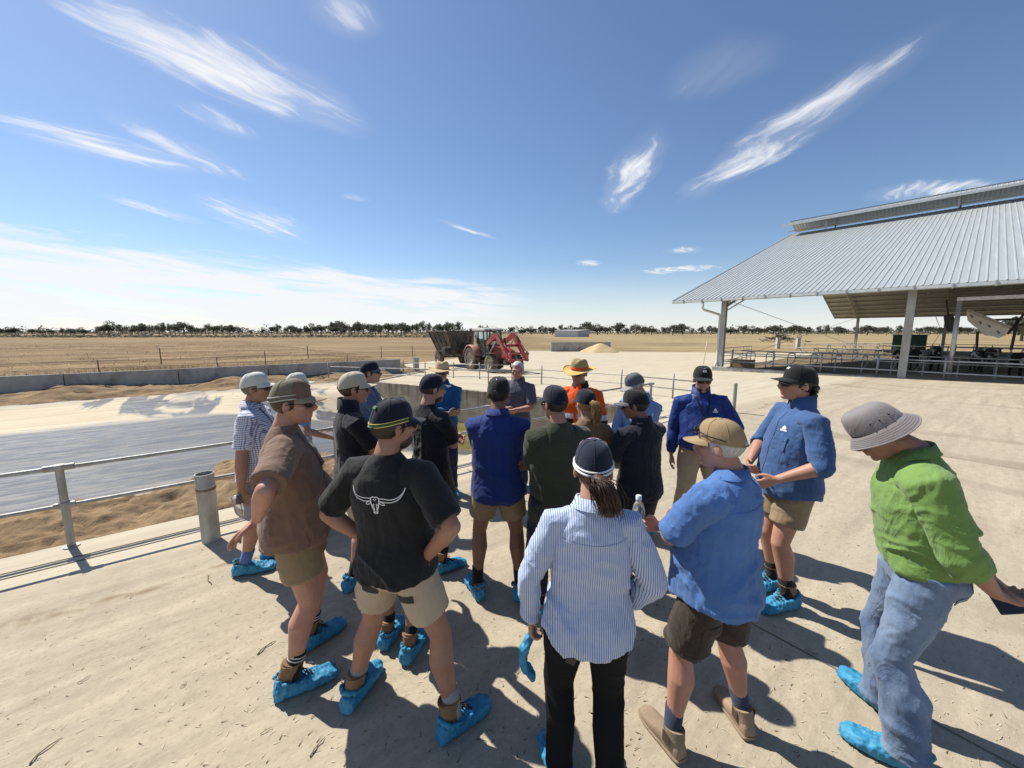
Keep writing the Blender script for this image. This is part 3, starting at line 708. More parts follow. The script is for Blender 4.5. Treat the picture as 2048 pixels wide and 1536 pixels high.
# ---- heap of dead branches behind the yard fence
p = gnd(1562, 684); bh = thing('branch_heap', 'big heap of dark dead branches in the dry grass behind the stalls', 'branch heap', (p.x * 1.05, p.y * 1.05, -.72))
M_DEAD = mat('dead_wood', (.085, .07, .055), .9, .3, 4)
for k in range(90):
    a = random.uniform(0, 6.28); r = abs(random.gauss(0, 1.0)); x, y = 3.2 * r * math.cos(a), 2.2 * r * math.sin(a); z = max(.1, 2.6 * math.exp(-r * r * .55) * random.uniform(.3, 1))
    d = Vector((random.gauss(0, 1), random.gauss(0, 1), random.gauss(0, .38))).normalized(); ln = random.uniform(1.2, 3.6)
    m = MB(); c = Vector((x, y, z)); m.tube([c - d * ln / 2, c + Vector((random.gauss(0, .15), 0, random.gauss(0, .15))), c + d * ln / 2], [.10, .075, .02], 5); m.build('branch', M_DEAD, bh)

# ---- litter of straw and chips over the slab
def g_litter():
    r = 1.0 + 9 * random.random() ** 1.7; a = random.uniform(-1.05, 1.05); x, y = r * math.sin(a), r * math.cos(a)
    if to_uv(x, y)[1] > 5.2: x, y = random.uniform(-2, 4), random.uniform(1, 4)
    th = SITE + random.gauss(0, .7); l = random.uniform(.008, .045)
    return x, y, .003, math.cos(th) * l, math.sin(th) * l, random.uniform(0, .006)
blades('straw_litter', 3400, g_litter, mat('straw_chips', (.50, .43, .31), .9, .3, 60), .0022, 'fine straw and chaff scattered over the dusty slab', 'straw')
blades('dirt_crumbs', 1300, g_litter, mat('dung_crumbs', (.14, .105, .07), .95, .3, 60), .0028, 'dark crumbs of dirt scattered over the dusty slab', 'dirt')
M_TWIG = mat('twig', (.30, .235, .155), .9, .25, 40)
tw = [((60, 1530, 120, 1478), 'long thin twig lying on the slab at the bottom left corner'), ((515, 1310, 552, 1282), 'short dark twig lying left of the brown shirted man'),
      ((620, 1515, 650, 1475), 'thin twig lying below the black shirted man'), ((360, 1375, 374, 1362), 'bit of bark lying alone on the slab at lower left'),
      ((50, 1350, 68, 1343), 'short chip of bark near the left edge of the slab'), ((155, 1368, 182, 1350), 'pair of pale straw stems on the slab at lower left'),
      ((520, 1470, 545, 1455), 'crossed dead stem on the slab below the shoe cover'), ((1180, 1425, 1205, 1452), 'thin stem lying right of the black trousers'),
      ((1610, 1300, 1640, 1312), 'short stem on the sunlit slab right of the blue shirt'), ((415, 1150, 424, 1170), 'curled scrap of pale bark beside the railing slab')]
for (a, b, c, d), lab in tw:
    p, q = gnd(a, b), gnd(c, d); m = MB(); mid = (p + q) / 2 + Vector((random.gauss(0, .012), random.gauss(0, .012), .006)); r_ = min(.006, (q - p).length * .04)
    pts = [p + Vector((0, 0, .005)), p.lerp(mid, .5) + Vector((0, 0, .008)), mid, mid.lerp(q, .5) + Vector((.004, 0, .008)), q + Vector((0, 0, .004))]
    m.tube(pts, [r_, r_ * .9, r_ * .8, r_ * .7, r_ * .3], 6, (0, 0, 1)); m.tube([pts[1], pts[1] + Vector((.02, .015, .012))], [r_ * .5, r_ * .2], 5)
    tag(m.build('twig', M_TWIG, None, True), lab, 'twig', 'twigs lying on the slab')
# ================================================================== open barn on the right
c1 = gnd(1440, 741); BR = math.atan2(-.761, .649); bs, bp = Vector((.649, -.761, 0)), Vector((.761, .649, 0))
barn = thing('dairy_barn', 'large open-sided dairy barn with silver ribbed roof and ridge vent', 'barn', c1, BR)
LX0, LX1, EZ, RH, RW, OV, FW = -2.9, 33.0, 4.68, 8.35, 25.2, 1.25, 50.4
def rz_near(y): return EZ + (y + OV) * RH / RW
M_ROOF = (lambda n: (n.bump(n.noise(n.map((1, .2, 1)), 8, 4), .05, .01), n.set(n.mix(n.ramp(n.noise(n.map((3, .15, 1)), 2.0, 5, .6), [(.35, 0), (.7, 1)]), (.43, .465, .46), (.53, .56, .55)), .42, .3, .5))[1])(NT('zincalume_roof'))
M_STEEL = mat('barn_steel', (.36, .37, .37), .5, .15, 6, .1, 40, .4, .45, dirt=(.27, .25, .21), dscale=2, dcut=(.5, .75), stretch=(1, 1, .3))
M_PURL = mat('purlin_steel', (.30, .295, .28), .55, .12, 5, 0, 40, .35, .4)
prof = [(0, 0)]
for r_ in (.13, .40, .67): prof += [(r_ - .040, 0), (r_ - .018, .030), (r_ + .018, .030), (r_ + .040, 0)]
prof += [(.80, 0)]
ls = math.hypot(RW, RH); sl = math.atan2(RH, RW)
m = MB(); m.grid([[(x, 0, z) for x, z in prof], [(x, ls / 2, z) for x, z in prof], [(x, ls, z) for x, z in prof]])
src = m.build('roof_sheet', M_ROOF, barn); nsh = int((LX1 - LX0) / .8)
for k in range(nsh):
    o = src if k == 0 else inst(src, barn)
    o.location = (LX0 + .8 * k, -OV, EZ + (.0015 if k % 2 else 0)); o.rotation_euler = (sl, 0, 0)
for k in range(nsh):
    o = inst(src, barn); o.location = (LX0 + .8 * (k + 1), FW - OV, EZ + (.0015 if k % 2 else 0)); o.rotation_euler = (sl, 0, math.pi)
# ridge cap standing clear of the roof
m = MB(); m.grid([[(x, 0, z) for x, z in prof], [(x, 2.6, z) for x, z in prof]]); csrc = m.build('ridge_sheet', M_ROOF, barn)
cz = EZ + RH + .62; ridge_y = FW / 2 - OV
for k in range(nsh):
    for s_ in (0, 1):
        o = csrc if (k == 0 and s_ == 0) else inst(csrc, barn)
        o.location = (LX0 - .25 + .8 * (k + s_), ridge_y - 2.35 if not s_ else ridge_y + 2.35, cz + (.0015 if k % 2 else 0)); o.rotation_euler = (R(17), 0, math.pi * s_)
m = MB(); m.beam((LX0 - .25, ridge_y - 2.40, cz - .07), (LX1, ridge_y - 2.40, cz - .07), .05, .20); m.build('ridge_fascia', M_ROOF, barn)
m = MB(); m.beam((LX0, ridge_y - 1.2, EZ + RH + .10), (LX1, ridge_y - 1.2, EZ + RH + .10), .10, .09); m.build('ridge_flashing', M_STEEL, barn)
m = MB(); m.beam((0, 0, 0), (0, 0, 1.0), .12, .12); src = m.build('ridge_post', M_STEEL, barn); first = True
for k in range(5):
    for dy in (-2.0, 2.0):
        o = src if first else inst(src, barn); first = False; o.location = (.4 + 8.6 * k, ridge_y + dy, EZ + RH - .35)
# gable end trim
for y0, y1, z0, z1 in ((-OV, RW - OV, EZ, EZ + RH), (FW - OV, FW - OV - RW, EZ, EZ + RH)):
    m = MB(); m.beam((LX0 - .03, y0, z0 - .03), (LX0 - .03, y1, z1 - .03), .05, .16); m.build('gable_trim', M_ROOF, barn)
# purlins and trusses
m = MB(); m.beam((LX0 + .05, 0, 0), (LX1, 0, 0), .07, .20); src = m.build('purlin', M_PURL, barn); first = True
for k in range(17):
    y = -OV + .4 + k * 1.5
    for s_ in (0, 1):
        yy = y if not s_ else FW - 2 * OV - y
        o = src if first else inst(src, barn); first = False; o.location = (0, yy, rz_near(y) - .14); o.rotation_euler = (sl * (1 if not s_ else -1), 0, 0)
m = MB(); yE = RW - OV - .2
A0, A1 = (0, 0, rz_near(0) - .38), (0, yE, rz_near(yE) - .38); B0, B1 = (0, 0, rz_near(0) - .95), (0, yE, rz_near(yE) - 1.05)
m.beam(A0, A1, .10, .12); m.beam(B0, B1, .10, .12); q = 18
for k in range(q):
    a = np.array(A0) + (np.array(A1) - np.array(A0)) * k / q; b = np.array(B0) + (np.array(B1) - np.array(B0)) * (k + .5) / q; c = np.array(A0) + (np.array(A1) - np.array(A0)) * (k + 1) / q
    m.beam(a, b, .05, .05, (1, 0, 0)); m.beam(b, c, .05, .05, (1, 0, 0))
src = m.build('truss', M_STEEL, barn); src.location = (0, 0, 0)
for k in range(4):
    if k: inst(src, barn, (8.6 * k, 0, 0))
    inst(src, barn, (8.6 * k, FW - 2 * OV, 0), (0, 0, math.pi))
# columns, braces, gutter, downpipe
def hcol(mb, h, w=.30, d=.26):
    mb.box((0, 0, h / 2), (.012, d - .03, h)); mb.box((0, -d / 2, h / 2), (w, .022, h)); mb.box((0, d / 2, h / 2), (w, .022, h)); mb.box((0, 0, .012), (w + .12, d + .12, .024)); return mb
src = hcol(MB(), EZ + .1).build('column', M_STEEL, barn); src.location = (0, 0, 0)
for k in range(4):
    if k: inst(src, barn, (8.6 * k, 0, 0))
    inst(src, barn, (8.6 * k, FW - 2 * OV, 0))
for k in range(4):
    m = MB(); x = 8.6 * k; m.beam((x, .1, EZ - .55), (x, 1.2, rz_near(1.2) - .35), .07, .07); m.build('knee_brace', M_STEEL, barn)
m = MB(); m.beam((.12, -.02, EZ - .75), (1.5, -.02, EZ + .12), .07, .07); m.build('knee_brace', M_STEEL, barn)
gp = [(-OV - .13, EZ - .02), (-OV - .15, EZ - .16), (-OV - .05, EZ - .20), (-OV + .04, EZ - .18), (-OV + .05, EZ - .05), (-OV + .03, EZ - .05), (-OV + .02, EZ - .165), (-OV - .05, EZ - .18), (-OV - .13, EZ - .145), (-OV - .115, EZ - .02)]
m = MB(); m.prism(gp, LX0, LX1, 0); m.build('gutter', M_ROOF, barn)
m = MB(); m.box((0, -OV - .055, EZ - .11), (.05, .235, .215)); src = m.build('gutter_bracket', M_STEEL, barn); src.location = (LX0 + .8, 0, 0)
for k in range(1, 28): inst(src, barn, (LX0 + .8 + 1.2 * k, 0, 0))
m = MB(); m.tube([(-.85, -OV - .05, EZ - .18), (-.85, -OV - .05, EZ - .55), (-.80, -OV + .05, EZ - .68), (-.24, -.12, EZ - .98), (-.2, -.1, EZ - 1.15), (-.2, -.1, .8), (-.2, -.12, .55), (-.24, -.25, .35), (-.24, -.26, .05)], .075, 12, (1, 0, 0)); m.build('downpipe', mat('pale_downpipe', (.55, .56, .55), .5, .06), barn, True)
m = MB(); yF = FW - 2 * OV
for (a, b) in (((0, 1.2, EZ - .1), (0, yF - 1, .6)), ((0, yF - 1.0, EZ - .1), (0, 1.2, .6)), ((9.0, 1.2, EZ - .1), (9.0, yF - 1, .6)), ((9.0, yF - 1.0, EZ - .1), (9.0, 1.2, .6))): m.tube([a, b], .018, 6)
m.build('bracing_rod', M_STEEL, barn)
m = MB(); m.tube([(0, yF - .1, EZ - .15), (0, yF + .9, EZ - .1), (0, yF + .95, EZ - .02)], .06, 8, (1, 0, 0)); m.build('far_downpipe', M_STEEL, barn, True)
# kerb and floor
m = MB(); m.prism([(-.42, -.3), (-.42, .26), (-.40, .285), (-.19, .285), (-.17, .26), (-.17, -.3)], -.35, LX1, 0); m.build('kerb', M_CONC, barn)
M_FLOOR = mat('stall_floor', (.19, .15, .10), .95, .25, 1.2, .4, 12, 0, .2, dirt=(.10, .075, .05), dscale=.7, dcut=(.45, .65))
m = MB(); m.grid([[(x, y, .12) for x in np.linspace(-.3, LX1, 8)] for y in np.linspace(-.17, yF + 1, 12)]); o = m.build('barn_floor', M_FLOOR, None); o.location = c1; o.rotation_euler = (0, 0, BR); struct(o)

def bthing(name, label, cat, group=None): return thing(name, label, cat, c1, BR, group)
def b_plane(px, py, y):
    """point where the view ray through a photo pixel meets the barn's plane at local depth y"""
    d = pix_dir(px, py); o = Vector((0, 0, CAM_H)) - c1; oy = o.dot(bp); dy = d.dot(bp); t = (y - oy) / dy; q = o + d * t; return np.array((q.dot(bs), y, q.z))
# front rail of the barn
fr = bthing('stall_rail', 'galvanised two-rail front fence along the barn kerb', 'railing')
m = MB(); m.tube([(0, .25, .12), (0, .25, 1.42)], .045, 10); m.lathe([(.09, .125), (.09, .14), (.046, .145)], 10, (0, .25, 0)); src = m.build('post', M_GALV2, fr, True); src.location = (.6, 0, 0)
for k in range(1, 13): inst(src, fr, (.6 + 2.35 * k, 0, 0))
for z in (.62, 1.18):
    m = MB(); m.tube([(.1, .25, z), (31, .25, z)], .038, 10, (0, 0, 1)); m.build('rail', M_GALV, fr, True)
# rows of bent stall dividers
def row(y, label, x0, x1, step, zt=1.15):
    r_ = bthing('stall_row', label, 'cow stalls')
    pts = catmull([(0, y, .14), (0, y, .75), (0, y + .1, zt), (0, y + .8, zt + .03), (0, y + 1.5, zt - .05), (0, y + 1.75, zt - .3), (0, y + 1.55, .62), (0, y + 1.0, .52), (0, y + .2, .48)], 22)
    mm = MB(); mm.tube(pts, .030, 7, (1, 0, 0)); s = mm.build('divider', M_GALV2, r_, True); s.location = (x0, 0, 0)
    n = int((x1 - x0) / step)
    for k in range(1, n): inst(s, r_, (x0 + step * k, 0, 0))
    for z in (.95, 1.28):
        mm = MB(); mm.tube([(x0 - .5, y, z), (x1, y, z)], .034, 8, (0, 0, 1)); mm.build('rail', M_GALV2, r_, True)
row(2.2, 'nearest row of bent steel cow stall dividers in the barn', .8, 28, 1.2)
row(11.0, 'second row of steel cow stall dividers in the barn', 1.5, 30, 1.2)
row(22.0, 'third row of steel cow stall dividers deep in the barn', 1.5, 32, 1.2)
row(34.0, 'farthest row of steel cow stall dividers in the barn', 1.5, 32, 1.2)
# pale rail yard left of the stalls
yf = bthing('yard_fence', 'pale timber rail fence at the open end of the barn', 'fence')
M_PALE = mat('pale_rail', (.50, .45, .35), .8, .15, 4)
m = MB(); m.beam((0, 27, .0), (0, 27, 1.3), .09, .09); src = m.build('post', M_PALE, yf); src.location = (-1.5, 0, 0)
for k in range(1, 9): inst(src, yf, (-1.5 + 2.2 * k, 0, 0))
for z in (.35, .75, 1.18):
    m = MB(); m.beam((-1.8, 27.06, z), (17, 27.06, z), .05, .11); m.build('rail', M_PALE, yf)
gt = bthing('steel_gate', 'grey barred gate panel beside the corner column of the barn', 'gate')
for z in (.35, .62, .9, 1.2, 1.45):
    m = MB(); m.tube([(-.35, 1.2, z), (-.35, 6.6, z)], .028, 7, (0, 0, 1)); m.build('bar', M_GALV2, gt, True)
for y in (1.2, 3.0, 4.8, 6.6):
    m = MB(); m.tube([(-.35, y, 0), (-.35, y, 1.5)], .035, 8); m.build('upright', M_GALV2, gt, True)
m = MB(); m.box((.9, 1.25, .42), (1.5, .06, .55)); m.box((.9, 1.22, .72), (1.54, .10, .05)); tag(m.build('timber_board', mat('brown_board', (.20, .145, .085), .85, .2, 4)), 'brown timber board leaning inside the barn corner', 'board'); o = bpy.data.objects['timber_board']; o.location = c1; o.rotation_euler = (0, 0, BR)
for px, lab in ((1555, 'left pale concrete gate pillar with dark cap behind the stalls'), (1595, 'right pale concrete gate pillar with dark cap behind the stalls')):
    p = gnd(px, 696); o = thing('gate_pillar', lab, 'pillar', p)
    m = MB(); m.box((0, 0, .8), (.55, .5, 1.9)); m.build('shaft', mat('pale_concrete', (.46, .44, .39), .85, .1, 2), o)
    m = MB(); m.tube([(-.28, -.2, 1.7), (-.28, -.2, 2.2), (.28, -.2, 2.2), (.28, -.2, 1.7)], .05, 6); m.build('hoop', M_DARK, o)
# gantry over the feed lane with a tilted white hopper wing
ga = bthing('gantry', 'steel post and beam frame standing at the barn front', 'gantry')
gx = float(b_plane(1897, 752, .55)[0]); gt_ = float(b_plane(1915, 601, .55)[2])
m = MB(); m.tube([(gx, .55, .12), (gx, .55, gt_)], .085, 12); m.build('post', M_GALV, ga, True)
m = MB(); m.beam((gx - .1, .55, gt_ + .06), (gx + 9, .55, gt_ + .06), .16, .16); m.build('beam', M_GALV, ga)
m = MB(); m.tube([(gx + 8.6, .55, .12), (gx + 8.6, .55, gt_)], .085, 12); m.build('post', M_GALV, ga, True)
poly = [(1932, 622), (1944, 620), (2020, 656), (2011, 671), (1997, 676), (1983, 672), (1969, 671), (1957, 659), (1944, 649), (1935, 641)]
wg = bthing('hopper_wing', 'tilted white panel with a scalloped lower edge hanging in the barn', 'hopper')
pp = [b_plane(x, y, 3.0) for x, y in poly]
m = MB(); n = len(pp); m.add(list(pp) + [p_ + np.array((0, .16, 0)) for p_ in pp], [tuple(range(n))[::-1], tuple(range(n, 2 * n))] + [(k, (k + 1) % n, n + (k + 1) % n, n + k) for k in range(n)])
m.build('panel', mat('cream_panel', (.62, .59, .52), .6, .08, 3), wg)
a, b = b_plane(1934, 619, 2.95), b_plane(2022, 655, 2.95); m = MB(); m.beam(a, b, .30, .10); m.build('rim', mat('grey_rim', (.33, .32, .29), .7), wg)
for px, py in ((1945, 632), (1962, 645), (1980, 652), (1998, 664)):
    q = b_plane(px, py, 2.97); m = MB(); m.tube([q + np.array((-.08, 0, .05)), q + np.array((0, -.05, 0)), q + np.array((.0, 0, -.08))], .018, 6); m.build('hook', M_DARK, wg)
fa = bthing('frame', 'dark steel frame holding the white hopper panel', 'frame')
for (x0, y0), (x1, y1) in (((2035, 640), (2022, 700)), ((1985, 640), (2038, 638)), ((1955, 664), (1953, 700)), ((2048, 628), (2015, 668))):
    m = MB(); a, b = b_plane(x0, y0, 3.5), b_plane(x1, y1, 3.5); m.beam(a, b, .10, .10, (0, 1, 0)); m.build('bar', M_DARK, fa)
br_ = bthing('cow_brush', 'dark brush hanging beside the gantry post', 'brush')
a, b = b_plane(1896, 630, 2.2), b_plane(1905, 663, 2.2); m = MB(); m.tube([a, a * .5 + b * .5, b], [.16, .2, .17], 14); m.build('bristles', M_DARK, br_, True)
m = MB(); m.tube([b_plane(1893, 600, 2.2), a], .035, 7); m.tube([b_plane(1922, 628, 2.2), b_plane(1905, 645, 2.2), b_plane(1924, 662, 2.2)], .05, 7); m.build('arm', M_DARK, br_, True)
p = b_plane(1818, 690, 30); gb = bthing('green_bin', 'dark green bin standing behind the barn column', 'bin')
m = MB(); m.box((p[0], 30, 1.1), (2.4, 1.6, 2.2)); m.build('tub', mat('green_paint', (.012, .05, .03), .6, .15, 2), gb); m = MB(); m.box((p[0], 30, 2.26), (2.5, 1.7, .1)); m.build('lid', mat('green_lid', (.015, .06, .036), .6, .1, 2), gb)

# ---- cows in the shade of the barn
def cow_mesh():
    m = MB()
    rings_ = [(-.80, .10, .10, 1.22), (-.72, .22, .22, 1.16), (-.5, .27, .30, 1.08), (-.1, .30, .36, 1.02), (.3, .28, .34, 1.02), (.6, .22, .30, 1.06), (.75, .15, .22, 1.14)]
    V = []; sg = 14
    for x, w, hh, z in rings_:
        for k in range(sg):
            a = 2 * math.pi * k / sg; V.append((x, w * math.cos(a), z + hh * math.sin(a)))
    n = len(rings_); m.add(V, [(i * sg + k, i * sg + (k + 1) % sg, (i + 1) * sg + (k + 1) % sg, (i + 1) * sg + k) for i in range(n - 1) for k in range(sg)] + [tuple(range(sg))[::-1], tuple((n - 1) * sg + k for k in range(sg))])
    m.tube([(.6, 0, 1.15), (.85, 0, 1.22), (1.0, 0, 1.24)], [(.13, .2), (.11, .16), (.10, .13)], 12, (0, 1, 0)); m.tube([(.96, 0, 1.30), (1.15, 0, 1.16), (1.36, 0, 1.0)], [.11, .10, .07], 12, (0, 1, 0))
    for s_ in (-1, 1):
        m.ell((1.0, s_ * .15, 1.3), (.03, .09, .04)); m.tube([(.58, s_ * .14, .95), (.56, s_ * .14, .55), (.55, s_ * .14, .28), (.55, s_ * .14, .02)], [.12, .065, .05, .055], 10, (1, 0, 0))
        m.tube([(-.55, s_ * .16, 1.0), (-.48, s_ * .17, .68), (-.66, s_ * .17, .45), (-.62, s_ * .17, .03)], [.17, .10, .055, .055], 10, (1, 0, 0))
    m.ell((-.35, 0, .66), (.18, .14, .12)); m.tube([(-.80, 0, 1.28), (-.86, 0, 1.1), (-.85, 0, .6)], [.035, .022, .03], 8, (1, 0, 0))
    return m
nC = NT('holstein_hide'); info = nC.N('ShaderNodeObjectInfo'); va = nC.N('ShaderNodeVectorMath', operation='ADD'); nC.L(nC.tc.outputs['Object'], va.inputs[0]); nC.L(info.outputs['Random'], va.inputs[1])
nC.set(nC.mix(nC.ramp(nC.noise(va.outputs[0], 1.7, 3, .5), [(.56, 0), (.58, 1)]), (.014, .012, .011), (.55, .52, .47)), .7, 0, .3)
cme = cow_mesh().mesh('cow'); cme.materials.append(nC.m)
tmpo = bpy.data.objects.new('tmpcow', cme); COL.objects.link(tmpo); rm = tmpo.modifiers.new('r', 'REMESH'); rm.mode = 'VOXEL'; rm.voxel_size = .035; rm.use_smooth_shade = True; sm_ = tmpo.modifiers.new('s', 'SMOOTH'); sm_.iterations = 3
bpy.context.view_layer.update(); cme2 = bpy.data.meshes.new_from_object(tmpo.evaluated_get(bpy.context.evaluated_depsgraph_get())); bpy.data.objects.remove(tmpo); cme2.materials.clear(); cme2.materials.append(nC.m)
rd = random.Random(2); cows = []
for k in range(16):
    x, y = (8 + 1.5 * k + rd.uniform(-.3, .3), 6.6 + (k % 3) * 1.7 + rd.uniform(-.4, .4)) if k < 11 else (9 + 2.6 * (k - 11), 16 + rd.uniform(-1, 2))
    cw = bpy.data.objects.new('cow', cme2); COL.objects.link(cw); q = c1 + bs * x + bp * y; cw.location = (q.x, q.y, q.z + .12); cw.rotation_euler = (0, 0, BR + (math.pi / 2 if k % 2 else -math.pi / 2) + rd.uniform(-.5, .5))
    nm = ('at the left end of', 'second along', 'third along', 'fourth along', 'fifth along', 'sixth along', 'seventh along', 'eighth along', 'ninth along', 'tenth along', 'at the right end of')
    tag(cw, ('black and white cow %s the herd behind the stall rails' % nm[k]) if k < 11 else 'dark cow standing deep in the barn, %s from the left of the back herd' % ('first', 'second', 'third', 'fourth', 'fifth')[k - 11], 'cow', 'cows standing in the barn')

# ================================================================== tractor with loader
TH = -R(58); fwd_ = Vector((math.cos(TH), math.sin(TH), 0)); left_ = Vector((-math.sin(TH), math.cos(TH), 0))
p = gnd(945, 741); T0 = p + left_ * .95
tr = thing('tractor', 'dusty red tractor with grey cab and raised front loader arms', 'tractor', (T0.x, T0.y, p.z), TH)
M_RED = mat('faded_red_paint', (.30, .026, .030), .45, .18, 2, 0, 40, 0, .5, dirt=(.22, .14, .10), dscale=1.6, dcut=(.46, .68))
M_REDF = mat('dusty_red_paint', (.33, .07, .05), .6, .2, 3, 0, 40, 0, .4, dirt=(.28, .20, .14), dscale=2, dcut=(.42, .66))
M_TYRE = mat('dusty_rubber', (.055, .05, .043), .9, .3, 4, .3, 30, 0, .25, dirt=(.21, .165, .115), dscale=2.5, dcut=(.42, .62))
M_RIM = mat('grey_rim_paint', (.36, .33, .29), .6, .15, 3, dirt=(.24, .19, .14)); M_CHAS = mat('dark_chassis', (.035, .033, .031), .7, .3, 3, dirt=(.16, .125, .09), dscale=2)
M_CAB = mat('cab_grey', (.11, .115, .115), .5, .15, 2); M_CABR = mat('cab_roof', (.55, .55, .52), .5, .08, 2)
M_GLASS = (lambda n: n.set((.55, .62, .60), .04, 0, .5, Transmission_Weight=.92, IOR=1.1))(NT('cab_glass'))
def wheel(par, c, rad, wid, lugs, rimr):
    w = MB(); k = rad
    w.lathe([(rimr, -wid * .42), (rimr + .04, -wid * .5), (k - .10, -wid * .5), (k - .035, -wid * .42), (k - .02, 0), (k - .035, wid * .42), (k - .10, wid * .5), (rimr + .04, wid * .5), (rimr, wid * .42)], 36)
    rx = Matrix.Rotation(math.pi / 2, 4, 'X'); w.xf(Matrix.Translation(c) @ rx); wo = w.build('wheel', M_TYRE, par, angle=35)
    l = MB()
    for q in range(lugs):
        for s_ in (-1, 1):
            a = 2 * math.pi * (q + (.5 if s_ > 0 else 0)) / lugs; pts = []
            for t in (0, .5, 1):
                aa = a + t * .20 * (1); r_ = k - .01 - .02 * t; pts.append((c[0] + r_ * math.cos(aa), c[1] + s_ * wid * (.02 + .46 * t), c[2] + r_ * math.sin(aa)))
            l.tube(pts, [(.032, .028)] * 3, 6, (math.cos(a), 0, math.sin(a)))
    l.build('tread_lugs', M_TYRE, wo)
    r_ = MB(); r_.lathe([(rimr, -wid * .40), (rimr - .03, -wid * .40), (rimr - .05, -wid * .25), (rimr * .55, -wid * .18), (rimr * .5, -wid * .28), (.02, -wid * .28)], 28); r_.lathe([(rimr, wid * .40), (rimr - .03, wid * .40), (rimr - .05, wid * .25), (rimr * .55, wid * .18), (.02, wid * .2)], 28)
    r_.xf(Matrix.Translation(c) @ rx); r_.build('rim', M_RIM, wo, angle=35)
    h = MB()
    for q in range(8): a = 2 * math.pi * q / 8; h.ell((c[0] + rimr * .36 * math.cos(a), c[1] - wid * .30, c[2] + rimr * .36 * math.sin(a)), (.02, .02, .02), 6, 5); h.ell((c[0] + rimr * .36 * math.cos(a), c[1] + wid * .22, c[2] + rimr * .36 * math.sin(a)), (.02, .02, .02), 6, 5)
    h.build('hub_bolts', M_CHAS, wo)
for s_ in (-1, 1): wheel(tr, (0, s_ * .95, .80), .80, .50, 20, .46); wheel(tr, (2.55, s_ * .92, .60), .60, .40, 18, .33)
m = MB(); m.box((.2, 0, .85), (1.1, .55, .6)); m.box((1.5, 0, .82), (2.2, .42, .45)); m.box((2.55, 0, .6), (.22, 1.6, .18)); m.box((0, 0, .8), (.3, 1.6, .25)); m.box((3.2, 0, .85), (.35, .7, .4)); m.box((.9, -.55, .55), (.9, .28, .42)); m.box((.9, .55, .55), (.9, .28, .42)); m.build('chassis', M_CHAS, tr)
m = MB(); m.prism([(1.25, .98), (3.15, .92), (3.28, 1.05), (3.22, 1.38), (2.9, 1.55), (1.25, 1.78)], -.40, .40, 1); o = m.build('bonnet', M_RED, tr); bv = o.modifiers.new('b', 'BEVEL'); bv.width = .07; bv.segments = 3
m = MB(); m.box((3.275, 0, 1.15), (.03, .62, .42)); m.build('grille', M_CHAS, tr)
for s_ in (-1, 1):
    m = MB(); m.box((3.265, s_ * .25, 1.40), (.05, .2, .12)); m.build('headlight', M_GLASS, tr)
    m = MB(); a0 = np.linspace(R(15), R(165), 14); m.grid([[(r_ * math.cos(a), s_ * y, .80 + r_ * math.sin(a)) for a in a0] for r_, y in ((.88, .66), (.93, .70), (.93, 1.20), (.86, 1.22))]); m.build('mudguard', M_REDF, tr, True)
    m = MB(); m.box((2.55, s_ * .92, 1.27), (.75, .42, .03)); m.build('front_mudguard', M_CHAS, tr)
cab = MB(); C0 = [(1.18, .62, 1.0), (1.05, .66, 2.62), (-.28, .66, 2.62), (-.55, .62, 1.45), (.35, .70, 1.0)]
for s_ in (-1, 1):
    P_ = [(x, s_ * y, z) for x, y, z in C0]
    for a, b in ((0, 1), (2, 3), (3, 4), (4, 0), (1, 2)): cab.beam(P_[a], P_[b], .075, .075)
    cab.beam((.42, s_ * .69, 1.0), (.38, s_ * .67, 2.62), .07, .07)
for q in (0, 1, 2, 3): cab.beam((C0[q][0], -C0[q][1], C0[q][2]), (C0[q][0], C0[q][1], C0[q][2]), .07, .07)
cab.box((.35, 0, .98), (1.6, 1.3, .10)); cab.box((-.45, 0, 1.25), (.18, 1.24, .4)); cb = cab.build('cab', M_CAB, tr)
for s_ in (-1, 1):
    m = MB(); m.add([(1.15, s_ * .645, 1.05), (1.04, s_ * .67, 2.58), (.42, s_ * .685, 2.58), (.45, s_ * .70, 1.05)], [(0, 1, 2, 3)]); m.build('door_glass', M_GLASS, cb)
    m = MB(); m.add([(.36, s_ * .70, 1.10), (.35, s_ * .68, 2.58), (-.26, s_ * .67, 2.58), (-.50, s_ * .64, 1.48)], [(0, 1, 2, 3)]); m.build('side_glass', M_GLASS, cb)
m = MB(); m.add([(1.16, -.6, 1.25), (1.05, -.63, 2.58), (1.05, .63, 2.58), (1.16, .6, 1.25)], [(0, 1, 2, 3)]); m.build('windscreen', M_GLASS, cb)
m = MB(); m.add([(-.55, -.6, 1.5), (-.29, -.63, 2.58), (-.29, .63, 2.58), (-.55, .6, 1.5)], [(0, 1, 2, 3)]); m.build('rear_window', M_GLASS, cb)
m = MB(); m.prism([(-.42, 2.64), (1.28, 2.64), (1.34, 2.72), (1.2, 2.82), (-.3, 2.84), (-.46, 2.74)], -.74, .74, 1); o = m.build('roof', M_CABR, cb); bv = o.modifiers.new('b', 'BEVEL'); bv.width = .04; bv.segments = 2
for y in (-.55, -.3, .3, .55):
    m = MB(); m.box((1.33, y, 2.66), (.06, .16, .09)); m.build('work_light', M_CHAS, cb)
m = MB(); m.box((.1, 0, 1.35), (.5, .5, .15)); m.box((-.12, 0, 1.7), (.14, .48, .6)); m.build('seat', M_CHAS, tr); m = MB(); m.tube([(.75, 0, 1.2), (.6, 0, 1.6)], .04, 8); m.tube([(.6 + .06 * math.sin(a), .2 * math.cos(a), 1.62 + .18 * math.sin(a)) for a in np.linspace(0, 6.283, 20)], .018, 6, (1, 0, 0), False); m.build('steering_wheel', M_CHAS, tr)
